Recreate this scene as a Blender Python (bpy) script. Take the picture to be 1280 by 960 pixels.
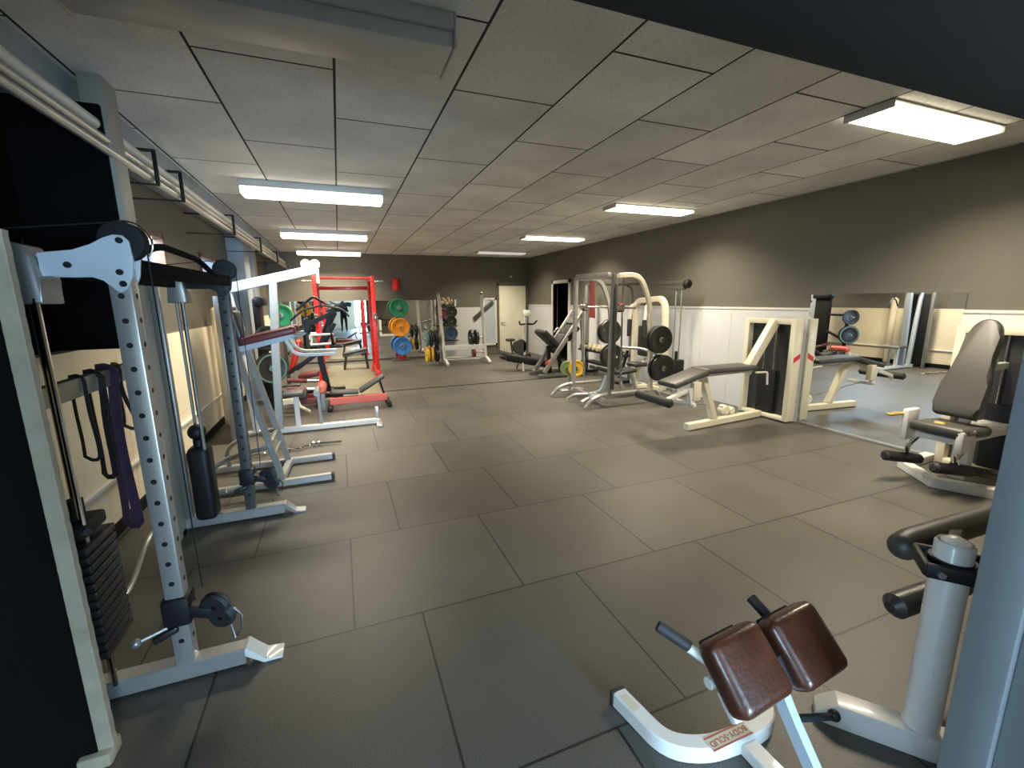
import bpy, bmesh, math, random
from mathutils import Vector, Matrix
random.seed(7)
scene = bpy.context.scene
for o in list(bpy.data.objects):
    bpy.data.objects.remove(o)
COL = scene.collection
V = Vector

# ------------------------------------------------------------------ camera, world, exposure
cam_data = bpy.data.cameras.new('camera')
cam_data.sensor_width = 36.0
cam_data.lens = 547.6 / 1280 * 36.0
cam_data.clip_start = 0.05
cam = bpy.data.objects.new('camera', cam_data)
COL.objects.link(cam)
CR = ((0.93173474, 0.07787592, 0.35469101), (-0.36298289, 0.17103459, 0.91596429), (-0.01066713, 0.98218252, -0.18762649))
m4 = Matrix.Identity(4)
for i in range(3):
    m4[i][0], m4[i][1], m4[i][2] = CR[i][0], CR[i][1], -CR[i][2]
m4.translation = V((0, 0, 1.755))
cam.matrix_world = m4
scene.camera = cam

scene.view_settings.view_transform = 'Standard'
scene.view_settings.look = 'None'
scene.view_settings.gamma = 1.0
scene.view_settings.use_curve_mapping = False
scene.view_settings.exposure = 0.0

world = bpy.data.worlds.new('sky')
scene.world = world
world.use_nodes = True
bg = world.node_tree.nodes['Background']
bg.inputs[0].default_value = (0.55, 0.75, 1.0, 1)
bg.inputs[1].default_value = 1.0

LAMP = 5.5            # glow of the ceiling lamp diffusers
LAMP_W = 102.0         # light each ceiling lamp throws down
def area(name, loc, target, sx, sy, power, col):
    l = bpy.data.lights.new(name, 'AREA')
    l.shape = 'RECTANGLE'; l.size = sx; l.size_y = sy; l.energy = power; l.color = col
    o = bpy.data.objects.new(name, l); COL.objects.link(o)
    o.location = loc
    o.rotation_euler = (V(target) - V(loc)).to_track_quat('-Z', 'Y').to_euler()
    return o
# daylight through the high windows of the left wall and through the door and an added unseen window of the room behind the doorway
area('window_daylight', (-2.3, 5.6, 2.7), (1.5, 5.6, 0.6), 1.0, 0.7, 330, (0.55, 0.77, 1.0))
area('window_daylight', (-2.3, 8.0, 2.7), (1.5, 8.0, 0.6), 1.2, 0.7, 330, (0.55, 0.77, 1.0))
area('door_daylight', (1.8, -4.5, 1.0), (-0.5, 3.4, 3.0), 1.7, 1.7, 1000, (0.5, 0.74, 1.0))
area('added_lobby_daylight', (-2.3, -1.0, 1.6), (1.6, 0.6, 1.0), 1.2, 1.1, 130, (0.5, 0.74, 1.0))  # added to light the column machine's post from the left

# ------------------------------------------------------------------ materials
def nm(m): return m.node_tree.nodes, m.node_tree.links
def mat(name, col, rough=0.5, metal=0.0, bump=0.0, bscale=40.0, var=0.0, vscale=3.0, coat=0.0, spec=None):
    m = bpy.data.materials.new(name); m.use_nodes = True
    n, l = nm(m); b = n['Principled BSDF']
    b.inputs['Base Color'].default_value = (*col, 1); b.inputs['Roughness'].default_value = rough
    b.inputs['Metallic'].default_value = metal
    if coat: b.inputs['Coat Weight'].default_value = coat
    if spec is not None: b.inputs['Specular IOR Level'].default_value = spec
    tc = n.new('ShaderNodeTexCoord')
    if var:
        t = n.new('ShaderNodeTexNoise'); t.inputs['Scale'].default_value = vscale; t.inputs['Detail'].default_value = 6
        r = n.new('ShaderNodeMapRange'); r.inputs[1].default_value = 0.3; r.inputs[2].default_value = 0.7
        r.inputs[3].default_value = 1 - var; r.inputs[4].default_value = 1 + var
        mx = n.new('ShaderNodeMix'); mx.data_type = 'RGBA'; mx.blend_type = 'MULTIPLY'; mx.inputs[0].default_value = 1
        mx.inputs[6].default_value = (*col, 1)
        l.new(tc.outputs['Object'], t.inputs['Vector']); l.new(t.outputs[0], r.inputs[0])
        l.new(r.outputs[0], mx.inputs[7]); l.new(mx.outputs[2], b.inputs['Base Color'])
    if bump:
        t = n.new('ShaderNodeTexNoise'); t.inputs['Scale'].default_value = bscale; t.inputs['Detail'].default_value = 4
        bp = n.new('ShaderNodeBump'); bp.inputs['Strength'].default_value = bump; bp.inputs['Distance'].default_value = 0.004
        l.new(tc.outputs['Object'], t.inputs['Vector']); l.new(t.outputs[0], bp.inputs['Height']); l.new(bp.outputs[0], b.inputs['Normal'])
    return m
def emit(name, col, s):
    m = bpy.data.materials.new(name); m.use_nodes = True
    b = m.node_tree.nodes['Principled BSDF']
    b.inputs['Base Color'].default_value = (0.8, 0.8, 0.8, 1)
    b.inputs['Emission Color'].default_value = (*col, 1); b.inputs['Emission Strength'].default_value = s
    return m

def seam_mat(name, col, seamcol, w, h, offx, offy, offset, sw, rough, speck, swap):
    """tiles laid in a running bond, with speckled surface"""
    m = bpy.data.materials.new(name); m.use_nodes = True
    n, l = nm(m); b = n['Principled BSDF']; b.inputs['Roughness'].default_value = rough
    g = n.new('ShaderNodeNewGeometry'); sp = n.new('ShaderNodeSeparateXYZ'); cb = n.new('ShaderNodeCombineXYZ')
    l.new(g.outputs['Position'], sp.inputs[0])
    ax = n.new('ShaderNodeMath'); ax.operation = 'SUBTRACT'; ax.inputs[1].default_value = offx
    ay = n.new('ShaderNodeMath'); ay.operation = 'SUBTRACT'; ay.inputs[1].default_value = offy
    l.new(sp.outputs[1 if swap else 0], ax.inputs[0]); l.new(sp.outputs[0 if swap else 1], ay.inputs[0])
    l.new(ax.outputs[0], cb.inputs[0]); l.new(ay.outputs[0], cb.inputs[1])
    br = n.new('ShaderNodeTexBrick'); br.offset = offset; br.offset_frequency = 2; br.squash = 1
    br.inputs['Scale'].default_value = 1; br.inputs['Brick Width'].default_value = w; br.inputs['Row Height'].default_value = h
    br.inputs['Mortar Size'].default_value = sw; br.inputs['Mortar Smooth'].default_value = 0.2; br.inputs['Bias'].default_value = 0
    br.inputs['Color1'].default_value = (*[c * 0.88 for c in col], 1); br.inputs['Color2'].default_value = (*[c * 1.1 for c in col], 1)
    br.inputs['Mortar'].default_value = (*seamcol, 1)
    l.new(cb.outputs[0], br.inputs['Vector'])
    big = n.new('ShaderNodeTexNoise'); big.inputs['Scale'].default_value = 1.3; big.inputs['Detail'].default_value = 8
    fine = n.new('ShaderNodeTexNoise'); fine.inputs['Scale'].default_value = 170 if not swap else 60; fine.inputs['Detail'].default_value = 3
    l.new(g.outputs['Position'], big.inputs['Vector']); l.new(g.outputs['Position'], fine.inputs['Vector'])
    r1 = n.new('ShaderNodeMapRange'); r1.inputs[1].default_value = 0.3; r1.inputs[2].default_value = 0.7; r1.inputs[3].default_value = 0.86; r1.inputs[4].default_value = 1.14
    r2 = n.new('ShaderNodeMapRange'); r2.inputs[1].default_value = 0.3; r2.inputs[2].default_value = 0.7; r2.inputs[3].default_value = 1 - speck; r2.inputs[4].default_value = 1 + speck
    l.new(big.outputs[0], r1.inputs[0]); l.new(fine.outputs[0], r2.inputs[0])
    mu = n.new('ShaderNodeMath'); mu.operation = 'MULTIPLY'; l.new(r1.outputs[0], mu.inputs[0]); l.new(r2.outputs[0], mu.inputs[1])
    mx = n.new('ShaderNodeMix'); mx.data_type = 'RGBA'; mx.blend_type = 'MULTIPLY'; mx.inputs[0].default_value = 1
    l.new(br.outputs[0], mx.inputs[6]); l.new(mu.outputs[0], mx.inputs[7]); l.new(mx.outputs[2], b.inputs['Base Color'])
    bp = n.new('ShaderNodeBump'); bp.inputs['Strength'].default_value = 0.35; bp.inputs['Distance'].default_value = 0.003
    l.new(fine.outputs[0], bp.inputs['Height']); l.new(bp.outputs[0], b.inputs['Normal'])
    return m

M = {}
M['floor'] = seam_mat('rubber_tiles', (0.088, 0.082, 0.069), (0.010, 0.010, 0.010), 1.0, 1.0, 0.31, 0.27, 0.365, 0.006, 0.44, 0.35, False)
M['ceil'] = seam_mat('wood_wool_panels', (0.76, 0.76, 0.75), (0.03, 0.03, 0.03), 1.5, 0.735, 3.13, 0.085, 0.5, 0.009, 0.9, 0.1, True)
M['wall'] = mat('grey_olive_paint', (0.135, 0.127, 0.104), 0.6, bump=0.15, bscale=90, var=0.05, vscale=1.0)
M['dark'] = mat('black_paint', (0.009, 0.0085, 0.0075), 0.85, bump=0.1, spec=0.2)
M['matblack'] = mat('matt_black_board', (0.004, 0.004, 0.0045), 0.95, spec=0.1)
M['pillar'] = mat('pale_olive_paint', (0.34, 0.34, 0.30), 0.5, var=0.05)
M['cream'] = mat('cream_panel', (0.84, 0.75, 0.57), 0.5, var=0.06, vscale=2)
M['white_wall'] = mat('white_panel', (0.60, 0.615, 0.63), 0.45, var=0.04, vscale=1.5)
M['trimwhite'] = mat('white_trim', (0.7, 0.68, 0.62), 0.4)
M['daylit_grey'] = mat('blue_daylit_grey', (0.33, 0.38, 0.42), 0.5, var=0.05)  # grey with the blue of the daylight put into its colour
M['jamb'] = mat('grey_jamb_paint', (0.16, 0.175, 0.18), 0.5, var=0.05)
M['door'] = mat('cream_door', (0.80, 0.77, 0.63), 0.4, var=0.04)
M['wood'] = mat('brown_frame', (0.13, 0.055, 0.025), 0.5)
M['plat'] = mat('platform_wood', (0.17, 0.155, 0.10), 0.5, var=0.12, vscale=5)
M['mirror'] = mat('mirror_glass', (0.9, 0.92, 0.92), 0.01, 1.0)
M['silver'] = mat('silver_paint', (0.50, 0.50, 0.48), 0.33, 0.65)
M['greymet'] = mat('grey_metal', (0.30, 0.30, 0.28), 0.35, 0.6)
M['darkmet'] = mat('dark_grey_metal', (0.10, 0.10, 0.095), 0.4, 0.5)
M['greywhite'] = mat('grey_white_coat', (0.30, 0.33, 0.35), 0.4)
M['chrome'] = mat('chrome', (0.75, 0.75, 0.74), 0.12, 1.0)
M['white'] = mat('white_powder_coat', (0.68, 0.67, 0.63), 0.35, coat=0.2)
M['creamcoat'] = mat('cream_powder_coat', (0.70, 0.65, 0.50), 0.35, coat=0.2)
M['bluewhite'] = mat('white_blue_coat', (0.46, 0.52, 0.57), 0.35)
M['black'] = mat('black_steel', (0.011, 0.011, 0.012), 0.5, spec=0.3)
M['rubber'] = mat('black_rubber', (0.02, 0.02, 0.02), 0.6, bump=0.3, bscale=200)
M['vinyl'] = mat('black_vinyl', (0.03, 0.03, 0.032), 0.38, bump=0.25, bscale=120)
M['greyvinyl'] = mat('grey_vinyl', (0.050, 0.048, 0.044), 0.45, bump=0.25, bscale=120)
M['brown'] = mat('brown_vinyl', (0.055, 0.015, 0.006), 0.36, bump=0.4, bscale=60, var=0.3, vscale=14, coat=0.3)
M['maroon'] = mat('maroon_vinyl', (0.16, 0.028, 0.028), 0.45)
M['red'] = mat('red_powder_coat', (0.62, 0.022, 0.018), 0.3, coat=0.3)
M['pink'] = mat('faded_red_coat', (0.62, 0.13, 0.10), 0.4)
M['green'] = mat('green_rubber', (0.012, 0.20, 0.085), 0.5)
M['orange'] = mat('orange_rubber', (0.80, 0.30, 0.015), 0.5)
M['blue'] = mat('blue_rubber', (0.05, 0.22, 0.62), 0.5)
M['navy'] = mat('dark_blue_rubber', (0.02, 0.055, 0.11), 0.5)
M['yellow'] = mat('yellow_rubber', (0.70, 0.42, 0.03), 0.5)
M['purple'] = mat('purple_latex', (0.06, 0.03, 0.075), 0.55)
M['palegreen'] = mat('pale_green_rubber', (0.22, 0.30, 0.12), 0.5)
M['teal'] = mat('teal_ring', (0.10, 0.22, 0.20), 0.5)
M['plate'] = mat('black_iron', (0.018, 0.018, 0.018), 0.38)
M['tape'] = mat('tan_edge_tape', (0.33, 0.29, 0.21), 0.9, bump=0.6, bscale=40, var=0.15, vscale=8)
M['mustard'] = mat('mustard_plastic', (0.34, 0.24, 0.05), 0.5)
M['beigecloth'] = mat('beige_cloth', (0.55, 0.47, 0.33), 0.9, bump=0.6, bscale=60)
M['skin'] = mat('skin', (0.5, 0.3, 0.22), 0.5)
M['hair'] = mat('hair', (0.03, 0.02, 0.015), 0.6)
M['clothes'] = mat('black_clothes', (0.012, 0.012, 0.014), 0.8)
M['sticker'] = mat('sticker_paper', (0.6, 0.55, 0.42), 0.6)
M['stickerred'] = mat('sticker_red', (0.35, 0.07, 0.04), 0.5)
M['lampwarm'] = emit('lamp_diffuser_warm', (1.0, 0.88, 0.62), LAMP)
M['lampdim'] = emit('lamp_diffuser_dim', (1.0, 0.97, 0.9), 0.45)
M['lampoff'] = mat('unlit_diffuser', (0.55, 0.56, 0.55), 0.35)
M['lampbody'] = mat('lamp_housing', (0.55, 0.55, 0.53), 0.4)
def glass_mat():
    m = bpy.data.materials.new('window_pane'); m.use_nodes = True
    n, l = nm(m); n.remove(n['Principled BSDF'])
    t = n.new('ShaderNodeBsdfTransparent'); g = n.new('ShaderNodeBsdfGlossy'); g.inputs['Roughness'].default_value = 0.02
    x = n.new('ShaderNodeMixShader'); x.inputs[0].default_value = 0.07
    l.new(t.outputs[0], x.inputs[1]); l.new(g.outputs[0], x.inputs[2]); l.new(x.outputs[0], n['Material Output'].inputs[0])
    return m
M['glass'] = glass_mat()

# ------------------------------------------------------------------ mesh builder
def fillet(pts, r, n=5):
    pts = [V(p) for p in pts]
    out = [pts[0]]
    for i in range(1, len(pts) - 1):
        a, b, c = pts[i - 1], pts[i], pts[i + 1]
        d1, d2 = (a - b), (c - b)
        rr = min(r, d1.length * .49, d2.length * .49)
        p1, p2 = b + d1.normalized() * rr, b + d2.normalized() * rr
        for k in range(n + 1):
            t = k / n
            out.append(p1 * (1 - t) ** 2 + b * 2 * t * (1 - t) + p2 * t * t)
    out.append(pts[-1])
    return out

class MB:
    def __init__(s): s.bm = bmesh.new(); s.second = None
    def mark(s, material):
        """faces added from here on carry a second material"""
        s.second = material
        for f in s.bm.faces: f.tag = True
        return s
    def _faces(s, vs, fs):
        vv = [s.bm.verts.new(v) for v in vs]
        for f in fs:
            try: s.bm.faces.new([vv[i] for i in f])
            except ValueError: pass
        return vv
    def box(s, c, size, bev=0.0, rot=None, seg=2):
        r = bmesh.ops.create_cube(s.bm, size=1)
        mt = Matrix.Translation(c)
        if rot is not None: mt = mt @ rot.to_4x4()
        mt = mt @ Matrix.Diagonal((*size, 1))
        bmesh.ops.transform(s.bm, matrix=mt, verts=r['verts'])
        if bev:
            ed = list({e for v in r['verts'] for e in v.link_edges})
            bmesh.ops.bevel(s.bm, geom=ed, offset=min(bev, min(size) * .49), segments=seg, profile=0.5, affect='EDGES', clamp_overlap=True)
        return s
    def ab(s, a, b, bev=0.0):
        c = [(a[i] + b[i]) / 2 for i in range(3)]; z = [abs(a[i] - b[i]) for i in range(3)]
        return s.box(c, z, bev)
    def bar(s, a, b, w, h, up=(0, 0, 1), bev=0.006, seg=2):
        """beam from a to b; w across, h along up"""
        a, b = V(a), V(b); d = b - a; L = d.length; x = d.normalized(); u = V(up)
        if abs(x.dot(u)) > .98: u = V((0, 1, 0))
        y = u.cross(x).normalized(); z = x.cross(y)
        rot = Matrix((x, y, z)).transposed()
        return s.box((a + b) / 2, (L, w, h), bev, rot, seg)
    def sweep(s, pts, prof, closed=False):
        pts = [V(p) for p in pts]; n = len(pts); k = len(prof)
        tang = []
        for i in range(n):
            if closed: t = (pts[(i + 1) % n] - pts[i - 1])
            else: t = pts[min(i + 1, n - 1)] - pts[max(i - 1, 0)]
            tang.append(t.normalized())
        u = V((0, 0, 1))
        if abs(tang[0].dot(u)) > .9: u = V((0, 1, 0))
        u = (u - tang[0] * u.dot(tang[0])).normalized()
        vs = []
        for i in range(n):
            t = tang[i]
            u = u - t * u.dot(t)
            if u.length < 1e-6: u = t.orthogonal()
            u.normalize(); v = t.cross(u)
            sc = 1.0
            if 0 < i < n - 1 or closed:
                a = (pts[i] - pts[i - 1]).normalized(); c = a.dot(t); sc = 1.0 / max(c, .5) if c < .97 else 1.0
            for (p, q) in prof: vs.append(pts[i] + u * q * sc + v * p * sc)
        fs = []
        for i in range(n if closed else n - 1):
            j = (i + 1) % n
            for q in range(k):
                fs.append((i * k + q, i * k + (q + 1) % k, j * k + (q + 1) % k, j * k + q))
        if not closed:
            fs.append(tuple(range(k))[::-1]); fs.append(tuple((n - 1) * k + q for q in range(k)))
        s._faces(vs, fs); return s
    def tube(s, pts, r, seg=12, bend=0.0, closed=False):
        if bend: pts = fillet(pts, bend)
        prof = [(r * math.cos(2 * math.pi * i / seg), r * math.sin(2 * math.pi * i / seg)) for i in range(seg)]
        return s.sweep(pts, prof, closed)
    def rtube(s, pts, w, h, bend=0.0):
        if bend: pts = fillet(pts, bend)
        w /= 2; h /= 2; e = min(w, h) * .18
        prof = [(-w + e, -h), (w - e, -h), (w, -h + e), (w, h - e), (w - e, h), (-w + e, h), (-w, h - e), (-w, -h + e)]
        return s.sweep(pts, prof)
    def lathe(s, prof, o, axis, seg=28):
        """prof: (radius, distance along axis)"""
        o = V(o); x = V(axis).normalized(); y = x.orthogonal().normalized(); z = x.cross(y)
        vs = []; k = len(prof)
        for i in range(seg):
            t = 2 * math.pi * i / seg; d = y * math.cos(t) + z * math.sin(t)
            for (r, h) in prof: vs.append(o + x * h + d * max(r, 1e-4))
        fs = []
        for i in range(seg):
            j = (i + 1) % seg
            for q in range(k - 1): fs.append((i * k + q, i * k + q + 1, j * k + q + 1, j * k + q))
        s._faces(vs, fs)
        return s
    def cyl(s, a, b, r, seg=20, bev=0.0, r2=None):
        a, b = V(a), V(b); L = (b - a).length; r2 = r if r2 is None else r2
        e = min(bev, L * .45, r * .9)
        pr = [(0, 0), (r - e, 0), (r, e), (r2, L - e), (r2 - e, L), (0, L)] if e else [(0, 0), (r, 0), (r2, L), (0, L)]
        return s.lathe(pr, a, b - a, seg)
    def prism(s, poly, ext, bev=0.0):
        e = V(ext); n = len(poly); vs = [V(p) for p in poly] + [V(p) + e for p in poly]
        fs = [tuple(range(n))[::-1], tuple(range(n, 2 * n))] + [(i, (i + 1) % n, n + (i + 1) % n, n + i) for i in range(n)]
        vv = s._faces(vs, fs)
        if bev:
            st = set(vv); ed = [ed for ed in s.bm.edges if ed.verts[0] in st and ed.verts[1] in st]
            bmesh.ops.bevel(s.bm, geom=ed, offset=bev, segments=3, profile=.5, affect='EDGES', clamp_overlap=True)
        return s
    def sph(s, c, r, sc=(1, 1, 1), seg=16):
        rr = bmesh.ops.create_uvsphere(s.bm, u_segments=seg, v_segments=max(6, seg * 2 // 3), radius=r)
        bmesh.ops.transform(s.bm, matrix=Matrix.Translation(c) @ Matrix.Diagonal((*sc, 1)), verts=rr['verts'])
        return s

ROOT = {}
def root_loc(o):
    while o.parent: o = o.parent
    return o.location.copy()
def put(name, mb, material, parent=None, label=None, angle=35):
    """one mesh object, given in room coordinates"""
    bm = mb.bm
    if mb.second:
        for f in bm.faces: f.material_index = 0 if f.tag else 1
    bmesh.ops.recalc_face_normals(bm, faces=bm.faces[:])
    me = bpy.data.meshes.new(name)
    off = V((0, 0, 0))
    if parent: off = root_loc(parent)
    bmesh.ops.translate(bm, vec=-off, verts=bm.verts[:])
    bm.to_mesh(me); bm.free()
    for p in me.polygons: p.use_smooth = True
    me.set_sharp_from_angle(angle=math.radians(angle))
    me.materials.append(M[material] if isinstance(material, str) else material)
    if mb.second: me.materials.append(M[mb.second])
    o = bpy.data.objects.new(name, me); COL.objects.link(o)
    if parent: o.parent = parent
    if label: o['label'] = label
    return o
def struct(name, mb, material, parent=None, label=None):
    o = put(name, mb, material, parent, label)
    if not parent: o['kind'] = 'structure'
    return o
def thing(name, label, cat, loc, group=None):
    o = bpy.data.objects.new(name, None); COL.objects.link(o); o.location = loc
    o.empty_display_size = 0.1
    o['label'] = label; o['category'] = cat
    if group: o['group'] = group
    return o
def single(name, mb, material, label, cat, group=None):
    o = put(name, mb, material); o['label'] = label; o['category'] = cat
    if group: o['group'] = group
    # origin to its base centre
    me = o.data; xs = [v.co for v in me.vertices]
    c = V(((min(v.x for v in xs) + max(v.x for v in xs)) / 2, (min(v.y for v in xs) + max(v.y for v in xs)) / 2, min(v.z for v in xs)))
    me.transform(Matrix.Translation(-c)); o.location = c
    return o
def text_mesh(name, body, size, mw, material, parent, extrude=0.0004):
    cu = bpy.data.curves.new(name, 'FONT'); cu.body = body; cu.size = size; cu.align_x = 'CENTER'; cu.align_y = 'CENTER'; cu.extrude = extrude
    t = bpy.data.objects.new(name, cu); COL.objects.link(t)
    dg = bpy.context.evaluated_depsgraph_get()
    me = bpy.data.meshes.new_from_object(t.evaluated_get(dg))
    bpy.data.objects.remove(t); bpy.data.curves.remove(cu)
    me.transform(Matrix.Translation(-root_loc(parent)) @ mw)
    me.materials.clear(); me.materials.append(M[material])
    o = bpy.data.objects.new(name, me); COL.objects.link(o); o.parent = parent
    return o

# ------------------------------------------------------------------ the room
XL, XR, YF, YB, ZC = -1.75, 6.0, 13.85, 0.5, 3.13
struct('floor', MB().ab((-1.9, -4.2, -0.08), (6.2, 14.0, 0)), 'floor')
struct('ceiling', MB().ab((-1.9, YB - .2, ZC), (6.2, 14.0, ZC + .1)), 'ceil')
# right wall with a doorway near the far corner
DY0, DY1, DZ = 11.02, 11.98, 2.22
struct('wall_right', MB().ab((XR, YB - .2, 0), (XR + .12, DY0, ZC)).ab((XR, DY1, 0), (XR + .12, 14.0, ZC)).ab((XR, DY0, DZ), (XR + .12, DY1, ZC)), 'wall')
wr = MB()
for (a, b) in ((YB, DY0 - .09), (DY1 + .09, YF)):
    y = a
    while y < b - .02:
        y2 = min(y + 0.62, b); wr.ab((XR - .018, y + .0015, 0.0), (XR, y2 - .0015, 1.58)); y = y2
struct('trim_1', wr, 'white_wall', label='white wall panelling of the right wall')
struct('trim_2', MB().ab((XR - .03, YB, 1.58), (XR, DY0 - .09, 1.61)).ab((XR - .03, DY1 + .09, 1.58), (XR, YF, 1.61)), 'trimwhite', label='white ledge on the panelling of the right wall')
d = struct('door_1', MB().ab((XR - .03, DY0 - .09, 0), (XR + .13, DY0, DZ + .09)).ab((XR - .03, DY1, 0), (XR + .13, DY1 + .09, DZ + .09)).ab((XR - .03, DY0 - .09, DZ), (XR + .13, DY1 + .09, DZ + .09)), 'trimwhite', label='white framed open doorway in the right wall by the far corner')
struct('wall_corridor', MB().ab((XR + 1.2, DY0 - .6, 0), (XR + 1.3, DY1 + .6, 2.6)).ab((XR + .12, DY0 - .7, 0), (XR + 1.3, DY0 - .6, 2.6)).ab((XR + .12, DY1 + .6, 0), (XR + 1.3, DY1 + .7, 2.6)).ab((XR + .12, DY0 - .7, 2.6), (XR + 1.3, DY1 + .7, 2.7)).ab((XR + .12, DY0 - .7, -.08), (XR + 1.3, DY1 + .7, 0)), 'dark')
# far wall
struct('wall_far', MB().ab((-1.9, YF, 0), (6.2, YF + .12, ZC)), 'wall')
struct('trim_3', MB().ab((2.86, YF - .016, 0), (4.33, YF, 1.55)), 'white_wall', label='white panelling on the far wall')
p = struct('window_1', MB().ab((4.36, YF - .04, .30), (4.42, YF, 1.84)).ab((4.78, YF - .04, .30), (4.84, YF, 1.84)).ab((4.36, YF - .04, 1.78), (4.84, YF, 1.84)).ab((4.36, YF - .04, .30), (4.84, YF, .36)), 'trimwhite', label='narrow white panel in a pale frame on the far wall')
put('pane', MB().ab((4.42, YF - .02, .36), (4.78, YF, 1.78)), 'bluewhite', p)
struct('trim_4', MB().ab((4.86, YF - .03, 0), (4.93, YF, 2.3)).ab((5.87, YF - .03, 0), (5.94, YF, 2.3)).ab((4.86, YF - .03, 2.23), (5.94, YF, 2.3)), 'wall', label='dark frame around the cream door')
d = struct('door_2', MB().ab((4.93, YF - .045, 0.01), (5.87, YF - .001, 2.22), .004), 'door', label='tall cream door in the far wall')
put('door_handle', MB().cyl((5.0, YF - .10, 1.03), (5.0, YF - .04, 1.03), .022).bar((5.0, YF - .10, 1.03), (5.13, YF - .10, 1.03), .02, .02), 'chrome', d)
# left wall: cream panelling below, dark above, two high windows
W1 = (5.22, 6.06, 2.07, 2.50); W2 = (7.4, 8.75, 2.07, 2.45)
wl = MB().ab((XL - .12, YB - .2, 0), (XL, 14.0, 2.07)).ab((XL - .12, YB - .2, 2.5), (XL, 14.0, ZC))
wl.ab((XL - .12, YB - .2, 2.07), (XL, W1[0], 2.5)).ab((XL - .12, W1[1], 2.07), (XL, W2[0], 2.5)).ab((XL - .12, W2[1], 2.07), (XL, 14.0, 2.5)).ab((XL - .12, W2[0], 2.45), (XL, W2[1], 2.5))
struct('wall_left', wl, 'wall')
wl = MB()
y = YB
while y < YF - .02:
    y2 = min(y + 1.0, YF)
    wl.ab((XL, y + .002, .44), (XL + .02, y2 - .002, 1.44)); wl.ab((XL, y + .002, .10), (XL + .02, y2 - .002, .42)); y = y2
struct('trim_5', wl, 'cream', label='cream panelling of the left wall')
struct('baseboard_left', MB().ab((XL, YB, 0), (XL + .035, YF, .09)), 'dark')
struct('trim_6', MB().ab((XL, YB, .415), (XL + .05, YF, .445), .004), 'trimwhite', label='pale rail along the left wall')
for i, w in enumerate((W1, W2)):
    f = struct('window_%d' % (i + 2), MB().ab((XL - .1, w[0], w[2]), (XL + .02, w[0] + .05, w[3])).ab((XL - .1, w[1] - .05, w[2]), (XL + .02, w[1], w[3])).ab((XL - .1, w[0], w[3] - .05), (XL + .02, w[1], w[3])).ab((XL - .1, w[0], w[2]), (XL + .02, w[1], w[2] + .05)), 'wood', label='brown framed high window in the left wall')
    put('pane', MB().ab((XL - .06, w[0] + .05, w[2] + .05), (XL - .05, w[1] - .05, w[3] - .05)), 'glass', f)
struct('trim_7', MB().ab((XL, YB, 1.46), (XL + .03, 4.9, 2.95), .004), 'matblack', label='black panel over the upper left wall')
# pillars on the left
struct('wall_pillar', MB().ab((-1.36, 3.66, 0), (-1.24, 3.86, ZC), .006), 'pillar', label='pale pillar by the left wall')
struct('trim_12', MB().ab((XL, 3.625, 1.47), (-1.262, 3.66, 2.95), .003), 'matblack', label='black board closing the space between the wall and the pillar')
struct('wall_pillar_far', MB().ab((XL, 10.4, 0), (XL + .2, 10.9, ZC), .006).ab((XL, 9.2, 0), (XL + .25, 9.7, ZC), .006), 'daylit_grey', label='pale pillars further along the left wall')
# soffit along the left wall
struct('trim_8', MB().ab((XL, YB, 2.95), (-1.42, YF, ZC)), 'daylit_grey', label='pale soffit under the ceiling along the left wall')
# wall with the doorway the picture is taken from
struct('wall_back', MB().ab((1.52, YB - .2, 0), (6.2, YB, ZC)).ab((-1.9, YB - .2, 0), (-1.15, YB, ZC)).ab((-1.15, YB - .2, 2.12), (1.52, YB, ZC)), 'wall')
struct('trim_9', MB().ab((1.46, .42, 0), (1.52, YB + .01, 2.09), .004).ab((1.485, .12, 0), (1.55, .42, 2.09), .004).ab((-1.15, .28, 0), (-1.09, YB + .01, 2.09), .004), 'jamb', label='blue grey door jamb')
struct('trim_11', MB().ab((.55, 8.86, .0), (5.2, 8.90, .004)), 'matblack', label='dark seam across the rubber floor')
struct('trim_10', MB().ab((-1.15, .28, 2.09), (1.52, YB + .01, 2.13), .004), 'dark', label='dark lintel of the doorway')
# room behind the doorway
struct('wall_lobby', MB().ab((-2.0, -4.2, 0), (.9, -4.1, 2.7)).ab((2.7, -4.2, 0), (4.2, -4.1, 2.7)).ab((.9, -4.2, 2.1), (2.7, -4.1, 2.7)).ab((-2.0, -4.2, 0), (-1.9, -1.65, 2.7)).ab((-2.0, -.35, 0), (-1.9, .3, 2.7)).ab((-2.0, -1.65, 0), (-1.9, -.35, 1.0)).ab((-2.0, -1.65, 2.2), (-1.9, -.35, 2.7)).ab((4.1, -4.2, 0), (4.2, .3, 2.7)), 'cream')
struct('ceiling_lobby', MB().ab((-2.0, -4.2, 2.7), (4.2, .3, 2.8)), 'white_wall')
f = struct('door_3', MB().ab((.9, -4.2, 0), (.97, -4.08, 2.1)).ab((2.63, -4.2, 0), (2.7, -4.08, 2.1)).ab((1.77, -4.2, 0), (1.83, -4.08, 2.1)).ab((.9, -4.2, 2.03), (2.7, -4.08, 2.1)).ab((.9, -4.2, 0), (2.7, -4.08, .08)), 'trimwhite')
put('pane', MB().ab((.97, -4.15, .08), (1.77, -4.14, 2.03)), 'glass', f); put('pane', MB().ab((1.83, -4.15, .08), (2.63, -4.14, 2.03)), 'glass', f)
f = struct('window_4', MB().ab((-2.02, -1.65, 1.0), (-1.88, -1.59, 2.2)).ab((-2.02, -.41, 1.0), (-1.88, -.35, 2.2)).ab((-2.02, -1.65, 2.14), (-1.88, -.35, 2.2)).ab((-2.02, -1.65, 1.0), (-1.88, -.35, 1.06)), 'trimwhite')  # unseen window added so that daylight reaches the column machine's post
put('pane', MB().ab((-1.96, -1.59, 1.06), (-1.95, -.41, 2.14)), 'glass', f)

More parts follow.
